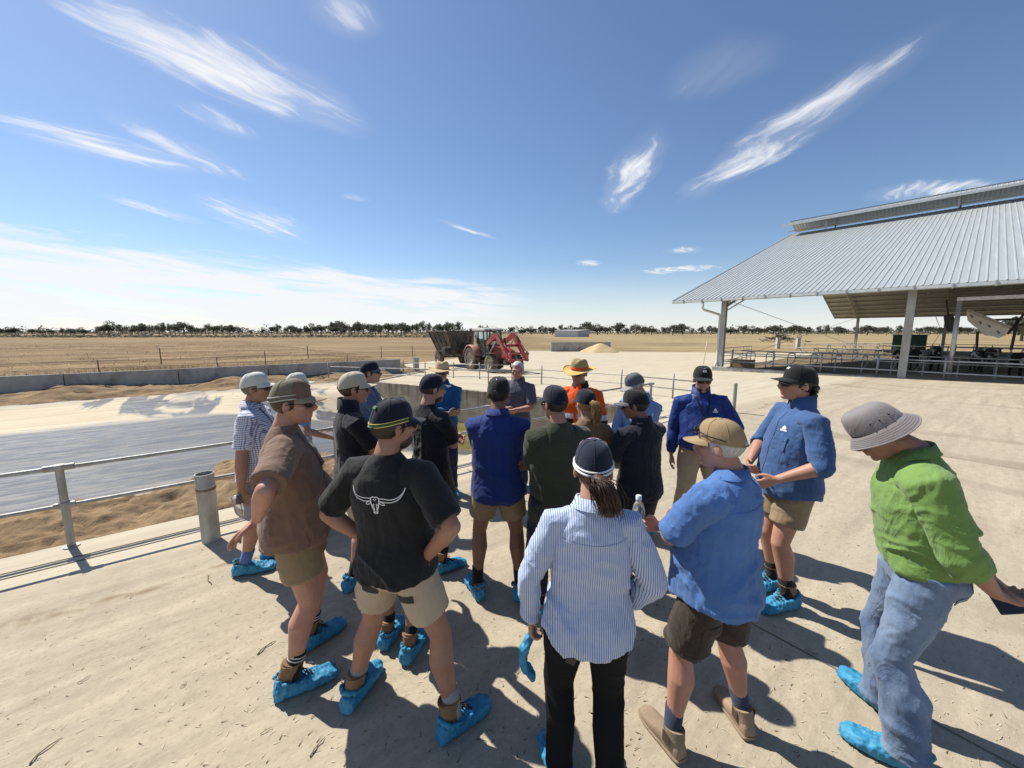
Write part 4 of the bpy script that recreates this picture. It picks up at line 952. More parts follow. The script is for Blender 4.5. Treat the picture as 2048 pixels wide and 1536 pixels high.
m = MB(); m.tube([(1.35, -.55, 1.2), (1.35, -.55, 2.55), (1.40, -.55, 2.68)], .05, 10); m.build('exhaust', M_CHAS, tr, True)
for s_ in (-1, 1):
    m = MB(); m.beam((1.1, s_ * .80, 2.1), (.98, s_ * .98, 2.1), .03, .03); m.box((.98, s_ * 1.0, 2.0), (.04, .2, .34)); m.build('mirror', M_CHAS, cb)
ld = []
for s_ in (-1, 1):
    m = MB(); y = s_ * .60
    m.prism([(1.35, .75), (1.75, .75), (1.72, 1.9), (1.55, 2.05), (1.35, 1.95)], y - .06, y + .06, 1); m.build('loader_tower', M_CHAS, tr)
    m = MB(); m.prism([(1.45, 1.80), (1.55, 1.98), (2.55, 2.52), (2.80, 2.50), (4.05, 1.18), (4.12, .98), (3.95, .95), (2.68, 2.22), (1.55, 1.72)], y - .075, y + .075, 1); a_ = m.build('loader_arm', M_RED, tr)
    m = MB(); m.tube([(1.7, y, 1.15), (2.35, y, 1.75)], .055, 10); m.tube([(2.35, y, 1.75), (2.75, y, 2.12)], .032, 8); m.build('lift_ram', M_GALV2, a_, True)
    m = MB(); m.tube([(2.75, y + s_ * .0, 2.62), (3.5, y, 1.95)], .045, 10); m.tube([(3.5, y, 1.95), (4.05, y, 1.42)], .028, 8); m.build('tilt_ram', M_CHAS, a_, True)
    m = MB(); m.prism([(3.98, .85), (4.28, .82), (4.34, 1.32), (4.18, 1.45), (4.02, 1.15)], y - .05, y + .05, 1); m.build('hitch_plate', M_RED, tr)
m = MB(); m.tube([(3.3, -.6, 1.75), (3.3, .6, 1.75)], .08, 10, (0, 0, 1)); m.tube([(4.22, -.7, .92), (4.22, .7, .92)], .06, 10, (0, 0, 1)); m.tube([(4.26, -.7, 1.30), (4.26, .7, 1.30)], .05, 10, (0, 0, 1)); m.build('crossbar', M_RED, tr, True)

# ---- spreader wagon behind it
S0 = T0 - fwd_ * 5.3
sp = thing('spreader_wagon', 'dark dirty manure spreader wagon hitched behind the red tractor', 'wagon', (S0.x, S0.y, p.z), TH)
M_SPR = mat('grimy_dark_steel', (.075, .072, .068), .65, .25, 2, .2, 20, .2, .4, dirt=(.20, .165, .12), dscale=1.5, dcut=(.45, .7))
LB, LT, WB, WT, zb_, zt_ = 1.85, 2.35, .62, 1.25, 1.0, 2.62
cor = lambda L_, W_, z: [(-L_, -W_, z), (L_ * .82, -W_, z), (L_ * .82, W_, z), (-L_, W_, z)]
b0, b1 = cor(LB, WB, zb_), cor(LT, WT, zt_)
for k, nm in enumerate(('side_panel', 'front_panel', 'side_panel', 'rear_panel')):
    q = [b0[k], b0[(k + 1) % 4], b1[(k + 1) % 4], b1[k]]; c_ = np.mean(q, 0); inn = [tuple(np.array(v_) + (np.array((0, 0, 1.8)) - np.array((v_[0], v_[1], 1.8))) * .025 * np.array((1, 1, 0))) for v_ in q]
    m = MB(); m.add(q + inn, [(0, 1, 2, 3), (7, 6, 5, 4), (3, 2, 6, 7), (0, 4, 5, 1), (1, 5, 6, 2), (0, 3, 7, 4)]); m.build(nm, M_SPR, sp)
m = MB(); m.add([tuple(v_) for v_ in b0], [(0, 1, 2, 3)]); m.build('floor', M_SPR, sp)
for s_ in (-1, 1):
    for t in (.04, .27, .5, .73, .97):
        a = np.array(b0[0]) + (np.array(b0[1]) - np.array(b0[0])) * t; b = np.array(b1[0]) + (np.array(b1[1]) - np.array(b1[0])) * t; a[1] *= -s_; b[1] *= -s_; a[1] += s_ * .03; b[1] += s_ * .03
        m = MB(); m.beam(a, b, .09, .08, (1, 0, 0)); m.build('rib', M_SPR, sp)
m = MB()
for k in range(4): m.beam(b1[k], b1[(k + 1) % 4], .10, .09)
m.build('top_rim', M_SPR, sp)
m = MB(); m.beam((-1.9, -.4, .85), (2.1, -.4, .85), .14, .18); m.beam((-1.9, .4, .85), (2.1, .4, .85), .14, .18); m.beam((2.0, -.4, .85), (3.9, 0, .6), .12, .14); m.beam((2.0, .4, .85), (3.9, 0, .6), .12, .14); m.beam((-.4, -1.0, .60), (-.4, 1.0, .60), .12, .12); m.build('drawbar', M_CHAS, sp)
for s_ in (-1, 1): wheel(sp, (-.45, s_ * 1.02, .60), .60, .42, 16, .30)
m = MB()
for (a, b, r_) in (((2.1, -.7, 1.0), (2.1, -.7, 2.0), .12), ((2.15, -.3, 1.1), (2.15, .3, 1.1), .18), ((2.2, -.55, 1.9), (2.45, -.5, 2.55), .07), ((2.1, .4, 1.0), (2.3, .4, 2.3), .09)): m.tube([a, b], r_, 10)
m.box((2.15, .1, 1.5), (.35, .5, .5)); m.build('gearbox', M_CHAS, sp)
m = MB()
for k in range(7): m.tube([(2.2 + .08 * k, -.5 + .12 * k, 1.5), (2.6 + .1 * k, -.3 + .08 * k, 1.1 + .05 * k), (3.4, 0 + .03 * k, 1.15)], .022, 6)
m.build('hoses', M_CHAS, sp, True)
m = MB(); m.lathe([(.34, 0), (.34, .5), (.30, .52), (.05, .52)], 20); m.xf(Matrix.Translation((1.75, -1.05, 1.15)) @ Matrix.Rotation(math.pi / 2, 4, 'X')); m.build('discharge_chute', M_CHAS, sp, angle=40)
# ================================================================== people
REQ = []
def request(name, mb, vox, sm, material, parent, post=None, after=None, mats=None):
    REQ.append((name, mb, vox, sm, material, parent, post, after, mats))
def run_requests():
    tmp = []
    for (name, mb, vox, sm, material, parent, post, after, mats) in REQ:
        me = mb.mesh('tmp', False); o = bpy.data.objects.new('tmp', me); COL.objects.link(o)
        r = o.modifiers.new('r', 'REMESH'); r.mode = 'VOXEL'; r.voxel_size = vox; r.use_smooth_shade = True
        if sm:
            s = o.modifiers.new('s', 'SMOOTH'); s.factor = .5; s.iterations = sm
        tmp.append(o)
    bpy.context.view_layer.update(); dg = bpy.context.evaluated_depsgraph_get()
    for o, (name, mb, vox, sm, material, parent, post, after, mats) in zip(tmp, REQ):
        me = bpy.data.meshes.new_from_object(o.evaluated_get(dg)); me.name = name
        me.materials.clear(); me.materials.append(material)
        for k in mats or (): me.materials.append(k)
        n = len(me.vertices); co = np.empty(n * 3); me.vertices.foreach_get('co', co); co = co.reshape(-1, 3)
        no = np.empty(n * 3); me.vertices.foreach_get('normal', no); no = no.reshape(-1, 3)
        if post is not None:
            co = post(co, no); me.vertices.foreach_set('co', co.ravel()); me.update()
        me.polygons.foreach_set('use_smooth', [True] * len(me.polygons))
        ob = bpy.data.objects.new(name, me); COL.objects.link(ob); ob.parent = parent
        if after is not None: after(ob)
    for o in tmp:
        me = o.data; bpy.data.objects.remove(o); bpy.data.meshes.remove(me)
    REQ.clear()

def V3(*a): return np.array(a, float)
def nrm(a): a = np.asarray(a, float); return a / (np.linalg.norm(a) + 1e-12)
def ik(a, t, l1, l2, pole):
    a, t = np.asarray(a, float), np.asarray(t, float); d = t - a; L = np.linalg.norm(d)
    if L > (l1 + l2) * .998: d = d / L * (l1 + l2) * .998; L = np.linalg.norm(d); t = a + d
    c = (l1 * l1 + L * L - l2 * l2) / (2 * L); h = math.sqrt(max(0, l1 * l1 - c * c)); u = d / L
    p = np.asarray(pole, float); p = nrm(p - u * np.dot(p, u)); return a + u * c + p * h, t

def wrinkle(seed, amp=.006, f=(7, 7, 15), big=.006, dr=.75):
    """cloth folds: long drape folds, crumples round the waist and elbows"""
    def post(co, no):
        p = co + seed * 3.1
        w = np.stack([vnoise(p * 5, seed + 1), vnoise(p * 5, seed + 2), vnoise(p * 5, seed + 3)], 1) * .06
        q = (p + w) @ np.array([[1, 0, .35], [0, 1, -.25], [-.25, .2, 1]])
        def ridge(x): return np.maximum(1 - np.abs(x) * 2.6, -.5)
        fold = ridge(vnoise(q * np.array(f) * .45, seed + 17)); r = ridge(vnoise(q * np.array(f), seed)); r2 = ridge(vnoise(q[:, [2, 0, 1]] * np.array(f) * .85, seed + 7))
        drape = ridge(vnoise((p + w * .6) * np.array((15, 15, 2.6)), seed + 9))
        low = np.clip((1.30 - co[:, 2]) / .3, .15, 1); mod = .5 + .5 * vnoise(p * 4, seed + 11)
        d = amp * (r * mod * (.6 + .6 * low) + .7 * r2 * (1 - mod) + dr * drape * (.3 + .7 * (1 - mod))) + big * vnoise(p * 3.2, seed + 5) + amp * .25 * ridge(vnoise(q * 26, seed + 13)) + amp * 1.15 * fold * (.5 + .5 * low)
        return co + no * d[:, None]
    return post
def crinkle(seed, amp=.005):
    def post(co, no):
        p = co + seed; n = vnoise(p * np.array((60, 28, 34)), seed); n2 = vnoise(p * np.array((26, 14, 20)), seed + 3)
        n3 = vnoise(p * np.array((34, 80, 30)), seed + 6); an_ = np.arctan2(co[:, 0], co[:, 1] - .02); gath = np.sin(an_ * 24 + n2 * 3) * np.clip((co[:, 2] - .02) / .05, 0, 1); d = amp * (.55 * gath + (1 - 2.4 * np.abs(n)) * .6 + (1 - 2.4 * np.abs(n3)) * .6 + n2 * .9); d = np.where(co[:, 2] < .006, 0, d)
        return co + no * d[:, None]
    return post

def rings(mb, secs, seg=30, sq=.86, n=None, tail=0.):
    """stack of superelliptic rings: (z, half width, half depth, y offset, x offset)"""
    S = np.array([tuple(s) + (0,) * (5 - len(s)) for s in secs], float)
    if n: S = catmull(S, n)
    v = []
    for i, (z, w, d, yo, xo) in enumerate(S):
        for k in range(seg):
            a = 2 * math.pi * k / seg; c, s_ = math.cos(a), math.sin(a); z_ = z + tail * abs(c) ** 3 * max(0, 1 - i / 5)
            v.append((xo + w * math.copysign(abs(c) ** sq, c), yo + d * math.copysign(abs(s_) ** sq, s_), z_))
    N = len(S); F = [(i * seg + k, i * seg + (k + 1) % seg, (i + 1) * seg + (k + 1) % seg, (i + 1) * seg + k) for i in range(N - 1) for k in range(seg)]
    F.append(tuple(range(seg))[::-1]); F.append(tuple((N - 1) * seg + k for k in range(seg)))
    return mb.add(v, F)

def hand(mb, wrist, dr, nl, right, curl=.5, spread=.15, tcurl=.4, sc=1.0):
    dr = nrm(dr); nl = nrm(np.asarray(nl, float) - dr * np.dot(nl, dr)); th = np.cross(dr, nl) * (1 if right else -1)
    w = np.asarray(wrist, float)
    def P(a, b, c): return w + (dr * a + th * b + nl * c) * sc
    mb.tube([P(-.02, 0, 0), P(.012, 0, 0), P(.05, .002, .002), P(.088, 0, 0), P(.10, 0, -.001)], [(.027 * sc, .021 * sc), (.031 * sc, .019 * sc), (.040 * sc, .016 * sc), (.040 * sc, .014 * sc), (.034 * sc, .010 * sc)], 12, tuple(nl))
    mb.ell(P(.035, .026, .008), (.018 * sc, .018 * sc, .018 * sc))
    for k, (off, ln) in enumerate(((.030, .074), (.0105, .084), (-.0095, .079), (-.029, .062))):
        a0 = math.atan2(off, .09) * spread * 2.2; p = np.array((.088, off, 0.0)); pts = [P(*p)]; ang = 0.0
        for j, fr in enumerate((.45, .31, .24)):
            ang += curl * (.75, .95, .7)[j] * (1 + .12 * (k - 1.5))
            p = p + np.array((math.cos(ang) * math.cos(a0), math.sin(a0) * math.cos(ang), math.sin(ang))) * ln * fr; pts.append(P(*p))
        mb.tube(pts, [.0105 * sc, .0100 * sc, .0094 * sc, .0080 * sc], 8, tuple(th)); mb.ell(pts[-1], (.0082 * sc,) * 3, 8, 6)
    pts = [P(.018, .026, .006), P(.048, .052, .012 + .01 * tcurl), P(.078, .062 - .012 * tcurl, .016 + .022 * tcurl), P(.098, .062 - .03 * tcurl, .018 + .036 * tcurl)]
    mb.tube(pts, [.0155 * sc, .0125 * sc, .0112 * sc, .0088 * sc], 8, tuple(nl)); mb.ell(pts[-1], (.0088 * sc,) * 3, 8, 6)

SKIN = {'fair': skin('skin_fair', (.46, .275, .20)), 'tan': skin('skin_tan', (.37, .205, .14)), 'brown': skin('skin_brown', (.24, .13, .085)), 'pink': skin('skin_pink', (.46, .25, .185))}
M_COVER = (lambda n: (n.bump(n.noise(n.map((1, .35, .6)), 70, 4, .6), .45, .006), n.set(n.mix(n.ramp(n.noise(n.map(), 14, 4), [(.3, 0), (.7, 1)]), (.014, .15, .30), (.05, .30, .48)), .58, 0, .4, Transmission_Weight=0.0))[1])(NT('blue_plastic_film'))
M_BOOT = mat('tan_boot_leather', (.235, .135, .062), .7, .25, 12, .4, 80)
M_BOOT2 = mat('dusty_suede', (.27, .20, .135), .85, .2, 9, .4, 70)
M_BLACK = mat('black_shoe', (.02, .02, .022), .6, .2, 10)
M_LENS = (lambda n: n.set((.008, .008, .01), .08, 0, .6))(NT('dark_lens'))
M_FRAME = mat('black_plastic', (.012, .012, .013), .35, .1)
M_WHITE = mat('white_print', (.72, .72, .70), .8, .05)
HAIRC = {'dark': (.022, .015, .010), 'brown': (.055, .030, .018), 'grey': (.42, .41, .39), 'blond': (.33, .20, .085), 'black': (.012, .010, .009), 'greybrown': (.13, .105, .085)}
def hair_mat(k):
    nm = 'hair_' + k
    if nm in _MC: return _MC[nm]
    n = NT(nm); c = HAIRC[k]; v = n.map((1, 1, .12)); a = n.noise(v, 160, 4, .6)
    n.bump(a, .4, .004); n.set(n.mix(n.ramp(a, [(.35, 0), (.65, 1)]), tuple(x * .72 for x in c), tuple(min(1, x * 1.35) for x in c)), .5, 0, .4); _MC[nm] = n.m; return n.m
def capmat(nm, col): return cloth('cap_' + nm, col, .85, .12, .12, fs=30)

def dome(ex=.62, rx=.0865, ry=.109, zb=.020, zt=.128, nu=40, nt=14, front=.10):
    P = []
    for i in range(nt + 1):
        t = i / nt * math.pi / 2; row = []
        for k in range(nu + 1):
            a = 2 * math.pi * (k % nu) / nu; f = max(0, math.sin(a)); e = ex - .12 * f
            r = max(math.cos(t), 0) ** e; row.append((rx * r * math.cos(a), -.011 + ry * r * math.sin(a), zb + .010 * f + (zt - zb - .006 * f) * math.sin(t) - .022 * max(0, -math.sin(a)) * math.cos(t)))
        P.append(row)
    return np.array(P)
def to_head(v, Hm):
    v = np.asarray(v, float).reshape(-1, 3); M_ = np.array(Hm); return v @ M_[:3, :3].T + M_[:3, 3]

def make_cap(root, Hm, d):
    kind = d.get('kind', 'cap')
    if kind == 'cap':
        P = dome(zt=d.get('top', .128)); m = MB(); m.grid(P)
        for k in range(6):                                        # panel seams
            a = 2 * math.pi * (k + .5) / 6; idx = int(round(a / (2 * math.pi) * 40)) % 40
            m.tube([P[i, idx] * 1.004 + V3(0, 0, .0005) for i in range(0, 14)], .0013, 5)
        m.v = [to_head(v, Hm) for v in m.v]
        me_mat = capmat(*d['col']); o = m.build('cap', me_mat, root, True)
        if 'front' in d:
            o.data.materials.append(capmat(*d['front'])); fr = d.get('fcut', .25)
            for p in o.data.polygons:
                c = Hm.inverted() @ Vector(p.center)
                if c.y > -.011 + fr * .1: p.material_index = 1
        b = MB(); b.ell((0, -.011, d.get('top', .128) + .001), (.007, .007, .004), 8, 6); b.v = [to_head(v, Hm) for v in b.v]; b.build('button', me_mat, o, True)
        # peak
        ex = d.get('peak', .076); V = []
        for side in (1, -1):
            rows = []
            for j in range(9):
                t = j / 8; row = []
                for i in range(17):
                    u = -1 + i / 8; a = math.pi / 2 + u * R(66)
                    x0, y0 =   .0862 * math.cos(a), -.011 + .1085 * math.sin(a)
                    e_ = ex * (1 - abs(u) ** 2.4) ** .6 if abs(u) < 1 else 0
                    z = .032 - .017 * abs(u) ** 2 * (.4 + .6 * t) - .014 * t + .0016 * side
                    row.append((x0 * (1 + .05 * t), y0 + e_ * t, z))
                rows.append(row)
            V.append(np.array(rows))
        m = MB(); m.grid(V[0]); m.grid(V[1][::-1])
        rim = np.concatenate([V[0][8]]); m.tube(rim, .0024, 6, (0, 0, 1))
        m.v = [to_head(v, Hm) for v in m.v]
        m.build('peak', capmat(*d.get('brim', d['col'])), o, True)
        for bn, (zz, mt, rr) in enumerate(d.get('bands', ())):
            m = MB(); pts = []
            for k in range(31):
                a = R(150) + R(240) * k / 30
                pts.append((.0876 * math.cos(a), -.011 + .1105 * math.sin(a), .020 + zz - .022 * max(0, -math.sin(a)) + .010 * max(0, math.sin(a))))
            m.tube(pts, (rr), 6, (0, 0, 1)); m.v = [to_head(v, Hm) for v in m.v]; m.build('band', mt, o, True)
        if d.get('vent'):                                          # arched gap over the strap at the back
            m = MB(); m.ell((0, -.1165, .012), (.022, .005, .017), 14, 8); m.v = [to_head(v, Hm) for v in m.v]; m.build('back_opening', hair_mat(d['vent']), o, True)
            m = MB(); m.tube([(.0845 * math.cos(a) * 1.01, -.011 + .109 * math.sin(a) * 1.02, .002) for a in np.linspace(R(245), R(295), 9)], (.006, .002), 6, (0, 0, 1)); m.v = [to_head(v, Hm) for v in m.v]; m.build('strap', me_mat, o, True)
        if 'logo' in d:
            mt, polys = d['logo']; m = MB(); ax = d.get('logo_at', (math.pi / 2, .5))
            for poly in polys:
                pts = []
                for (lx, lz) in poly:
                    a = ax[0] - lx / .10; t = min(1.3, max(0, (ax[1] + lz / .13) * math.pi / 2)); f = max(0, math.sin(a)); e = .62 - .12 * f; r = math.cos(t) ** e
                    pts.append((.0868 * r * math.cos(a) * 1.012, -.011 + .1095 * r * math.sin(a) * 1.012, .026 + .010 * f + (.128 - .026 - .006 * f) * math.sin(t)))
                m.add(pts, [tuple(range(len(pts)))])
            m.v = [to_head(v, Hm) for v in m.v]; m.build('logo', mt, o)
        if d.get('glasses_on'):
            m = MB(); 
            for s_ in (-1, 1):
                m.ell((s_ * .034, .098, .075), (.026, .012, .017), 10, 7); m.tube([(s_ * .06, .085, .073), (s_ * .088, .03, .055), (s_ * .092, -.05, .035)], .003, 6)
            m.v = [to_head(v, Hm) for v in m.v]; m.build('sunglasses', M_LENS, root, True)
        return o
    if kind in ('straw', 'bucket'):
        br = d.get('brim_w', .085); m = MB(); nu = 48
        P = dome(.38 if kind == 'straw' else .42, .092, .113, .030, d.get('top', .140), nu, 12, 0); 
        if kind == 'straw': P[..., 2] -= .018 * np.exp(-((P[..., 0] / .03) ** 2)) * np.clip((P[..., 2] - .10) / .03, 0, 1)
        m.grid(P); m.v = [to_head(v, Hm) for v in m.v]; o = m.build('hat', d['mat'], root, True)
        rows = []
        for s_, th in ((1, .0015), (-1, -.0015)):
            rr_ = []
            for j in range(8):
                t = j / 7; row = []
                for k in range(nu + 1):
                    a = 2 * math.pi * (k % nu) / nu; c, s = math.cos(a), math.sin(a)
                    if kind == 'straw': z = .034 - .012 * t + .030 * t * t * abs(c) ** 2 - .018 * t * t * max(0, s) + .004 * math.sin(3 * a + 1) * t
                    else: z = .030 - (.050 + .008 * math.sin(a * 2 + .6)) * t ** 1.1
                    w = br * t * (1 if kind == 'straw' else .72)
                    row.append(((.092 + w) * c, -.011 + (.113 + w) * s, z + th))
                rr_.append(row)
            rows.append(np.array(rr_))
        m = MB(); m.grid(rows[0]); m.grid(rows[1][::-1]); m.tube(rows[0][-1], .003, 6, (0, 0, 1), caps=False)
        if kind == 'bucket':
            for q in (2, 3, 4, 5, 6): m.tube(rows[0][q] + V3(0, 0, .0008), .0006, 4, (0, 0, 1), caps=False)
        m.v = [to_head(v, Hm) for v in m.v]; m.build('brim', d.get('brim_mat', d['mat']), o, True)
        if 'band' in d:
            m = MB(); m.lathe([(1.01, .040), (1.03, .043), (1.025, .066), (1.0, .068)], 40, (0, -.011, 0), .0925, .1125); m.v = [to_head(v, Hm) for v in m.v]; m.build('hat_band', d['band'], o, True)
        if kind == 'bucket':
            for a in (R(170), R(190), R(215), R(-10)):
                m = MB(); m.ell((.0915 * math.cos(a), -.011 + .1115 * math.sin(a), .072), (.004, .004, .004), 8, 6); m.v = [to_head(v, Hm) for v in m.v]; m.build('eyelet', M_FRAME, o, True)
        return o

def hair_shell(root, Hm, d):
    kind, col = d['kind'], d['col']; mt = hair_mat(col); nu, nv = 44, 30; m = MB()
    c = V3(0, -.013, .026); r = V3(.0815, .1020, .090) if kind != 'full' else V3(.086, .107, .102)
    P = np.zeros((nv + 1, nu + 1, 3)); low = d.get('low', -.058)
    for i in range(nv + 1):
        for k in range(nu + 1):
            a = 2 * math.pi * (k % nu) / nu; t = -math.pi / 2 + math.pi * i / nv
            P[i, k] = c + r * V3(math.cos(t) * math.cos(a), math.cos(t) * math.sin(a), math.sin(t))
    n = (fbm(P.reshape(-1, 3) * np.array((70, 70, 18)), 3, 4) * .0022).reshape(nv + 1, nu + 1); n[:, -1] = n[:, 0]
    P = P + (P - c) / np.linalg.norm(P - c, axis=-1, keepdims=True) * n[..., None]
    def keep(q):
        x, y, z = q
        if z < low or (d.get('capped') and z > .045): return False
        if y > .052: return kind == 'full' and z > .088
        if y > .012: return z > (.03 if kind != 'full' else .055) or (z > -.02 and y < .03)
        if y > -.028 and z < -.028: return False
        return True
    F = []; idx = lambda i, k: i * (nu + 1) + k
    for i in range(nv):
        for k in range(nu):
            q = (P[i, k] + P[i + 1, k + 1]) / 2
            if keep(q): F.append((idx(i, k), idx(i, k + 1), idx(i + 1, k + 1), idx(i + 1, k)))
    m.add(P.reshape(-1, 3), F); 
    if d.get('curls'):
        rd = random.Random(3)
        for q in range(60):
            x = rd.uniform(-.07, .07); y = -.115 + .03 * abs(x) / .07 + rd.uniform(-.01, .012); z = rd.uniform(-.085, .0)
            m.ell((x, y, z), (rd.uniform(.008, .016),) * 3, 7, 5)
    m.v = [to_head(v, Hm) for v in m.v]; o = m.build('hair', mt, root, True)
    if 'pony' in d:
        pts = [np.array(q, float) for q in d['pony']]; rd = random.Random(9); m = MB(); C0 = catmull(pts, 12); sp = d.get('spread', .022)
        for k in range(d.get('n', 46) * 8):
            off = V3(rd.gauss(0, 1), rd.gauss(0, 1), rd.gauss(0, .4)); wv = rd.uniform(0, 6.28); L_ = rd.uniform(.72, 1.0); ln = max(4, int(12 * L_))
            q = [C0[i] + off * sp * min(1, .25 + i / 5) * (1 if i < 9 else .8) + V3(math.sin(i * .9 + wv), math.cos(i * .8 + wv), 0) * .005 * i / 6 * d.get('wave', 1) for i in range(ln)]
            m.tube(q, [.0023 * (1 - .75 * (i / ln) ** 2) for i in range(ln)], 3)
        m.tube(C0[1:11], [sp * (.7 + .75 * math.sin(math.pi * (k + 1) / 11)) for k in range(10)], 10)
        m.v = [to_head(v, Hm) for v in m.v]; m.build('ponytail', mt, o, True)
        m = MB(); m.tube([C0[1] + V3(0, .012, .006), C0[1] - V3(0, .012, .004)], .016, 10); m.v = [to_head(v, Hm) for v in m.v]; m.build('hair_tie', M_FRAME, o, True)
    return o

def person(label, yaw, h, base=None, feet=None, S_=None, girth=1.0, belly=0.0, fem=False, sk='fair', head=(0, 0, 0), lean=0, twist=0, shift=(0, 0), sway=0,
           arms=None, top=None, bottom=None, foot=None, cap=None, hair=None, beard=None, glasses=None, lanyard=False, vox=.0075, seed=1, decor=None, hand_fx=None, head_fwd=.03):
    yaw = R(yaw); S = S_ or (h - .025) / 1.80
    rot = Matrix.Rotation(-yaw, 3, 'Z')
    fw = []
    if feet:
        for f in feet:
            if len(f) == 4:
                a, b = gnd(f[0], f[1]), gnd(f[2], f[3]); d = (b - a).normalized(); fw.append((a + d * .085, math.atan2(d.x, d.y)))
            else: fw.append((gnd(f[0], f[1]), R(f[2])))
        base_ = (fw[0][0] + fw[1][0]) / 2
    if base is not None: base_ = gnd(*base) if len(base) == 2 and base[0] > 20 else Vector((base[0], base[1], 0))
    root = thing('person', label, 'person', (base_.x, base_.y, base_.z), -yaw, 'people gathered on the slab'); root.scale = (S, S, S)
    inv = rot.transposed()
    F = []
    if feet:
        for p, ty in fw:
            l = inv @ (p - base_) / S; F.append((V3(l.x, l.y, 0), ty - yaw))
    else:
        F = [(V3(-.12, random.uniform(-.05, .05), 0), R(-14)), (V3(.12, random.uniform(-.05, .05), 0), R(14))]
    hw = .088 if not fem else .092; sw = .178 if not fem else .160
    px_, py_ = shift
    hipz = .93
    for p, _ in F:
        for s_ in (-1, 1): pass
    reach = .845
    for (p, _), s_ in zip(F, (-1, 1)):
        dx, dy = p[0] - (s_ * hw + px_), p[1] - py_; hz = .10 + math.sqrt(max(.3, reach ** 2 - dx * dx - dy * dy)); hipz = min(hipz, hz)
    dz = hipz - .93
    if sway == 0: sway = random.Random(seed).uniform(-2.2, 2.2)
    piv = Vector((px_, py_, hipz))
    U = Matrix.Translation(piv) @ Matrix.Rotation(R(sway), 4, 'Y') @ Matrix.Rotation(R(-lean), 4, 'X') @ Matrix.Rotation(R(-twist), 4, 'Z') @ Matrix.Translation((0, 0, -.93))
    Un = np.array(U)
    body, shirt, pants = MB(), MB(), MB(); up = MB(); shu = MB()
    # ---- legs
    bt = bottom or {}; long = bt.get('kind', 'shorts') == 'long'; lg = girth ** .6
    joints = []
    for (p, ty), s_ in zip(F, (-1, 1)):
        hip = V3(s_ * hw + px_, py_, hipz); ank = V3(p[0], p[1], .10); fd = V3(math.sin(ty), math.cos(ty), 0)
        knee, ank = ik(hip, ank, .432, .420, fd + V3(0, .3, 0)); joints.append((hip, knee, ank, fd, ty))
        k = .55 if long else 1.0
        bk = -fd * .019
        pts = [hip + V3(0, 0, .04), hip * .65 + knee * .35, hip * .25 + knee * .75, knee, knee * .72 + ank * .28 + bk, knee * .45 + ank * .55 + bk * .5, knee * .12 + ank * .88, ank]
        rad = [.088 * lg, .082 * lg, .063 * lg, .0545 * lg, .0615 * lg, .047 * lg, .034, .036]
        body.tube(pts, [r * k for r in rad], 16, tuple(fd))
        body.tube([ank, ank - V3(0, 0, .05), ank - V3(0, 0, .06) + fd * .06], [.036, .036, .028], 10, tuple(V3(1, .2, 0)))
        # ---- trousers
        gr = bt.get('girth', girth)
        if long:
            hem = knee * .06 + ank * .94 - V3(0, 0, bt.get('drop', .02)); fl = bt.get('flare', 1.0)
            pts = [hip + V3(0, 0, .05), hip * .7 + knee * .3, hip * .3 + knee * .7, knee, knee * .6 + ank * .4 + bk, hem + V3(0, 0, .05), hem]
            rad = [.105 * gr, .099 * gr, .080 * gr, .071 * gr, .069 * gr * fl, .066 * gr * fl, .069 * gr * fl]
        else:
            ln = bt.get('len', .62); e = hip * (1 - ln) + knee * ln
            pts = [hip + V3(0, 0, .05), hip * .75 + e * .25, hip * .4 + e * .6, e * .97 + hip * .03, e]
            rad = [.106 * gr, .106 * gr, .103 * gr, .100 * gr * bt.get('flare', 1), .101 * gr * bt.get('flare', 1)]
        pants.tube(pts, rad, 20, tuple(fd))
    def patch_on(ob):
        """sewn patches and pocket openings that follow the cloth of the seat"""
        if not bt.get('pockets'): return
        bvh = BVHTree.FromPolygons([tuple(v.co) for v in ob.data.vertices], [tuple(p.vertices) for p in ob.data.polygons])
        for (x, z, w, hh, tl, mt) in bt['pockets']:
            rows = []; c, s_ = math.cos(R(tl)), math.sin(R(tl))
            for j in range(6):
                row = []
                for i in range(9):
                    a_, b_ = w * (i / 8 - .5), hh * (j / 5 - .5); X, Z = px_ + x + a_ * c - b_ * s_, hipz + z + a_ * s_ + b_ * c
                    hit = bvh.ray_cast(Vector((X, -1, Z)), Vector((0, 1, 0)), 2.0); row.append(hit[0] - Vector((0, .0035, 0)) if hit[0] is not None else None)
                rows.append(row)
            if any(q is None for r_ in rows for q in r_): continue
            mb = MB(); mb.grid(np.array([[tuple(q) for q in r_] for r_ in rows])); mb.build('pocket', mt, ob, True)
    gr = bt.get('girth', girth)
    hipw = .168 if not fem else .176
    topz = hipz + .13
    rings(pants, [(hipz - .10, .10 * gr, .09 * gr, py_ - .005, px_), (hipz - .05, (hipw - .008) * gr, .118 * gr, py_ - .012, px_), (hipz + .02, hipw * gr, .125 * gr, py_ - .014, px_), (hipz + .09, (hipw - .008) * gr, .115 * gr, py_ + .004, px_), (topz, (hipw - .018) * gr, .108 * gr, py_ + .008, px_)], 26, .85)
    request('shorts' if not long else 'trousers', pants, max(vox, .008), 4, bt['mat'], root, wrinkle(seed + 20, bt.get('wr', .005), (6, 6, 12), .004, .12), patch_on)
    # ---- torso core (hidden) and upper body, in upright coordinates, moved by U afterwards
    up.tube([(0, 0, .95), (0, 0, 1.2), (0, -.01, 1.42), (0, -.015, 1.52)], [.09, .09, .10, .06], 14)
    tp = top or {}; gw = girth; kg = (.93 if fem else 1.0)
    bl = belly
    hemz = tp.get('hem', .86); w_ = tp.get('loose', 1.0)
    tuck = tp.get('tuck', False)
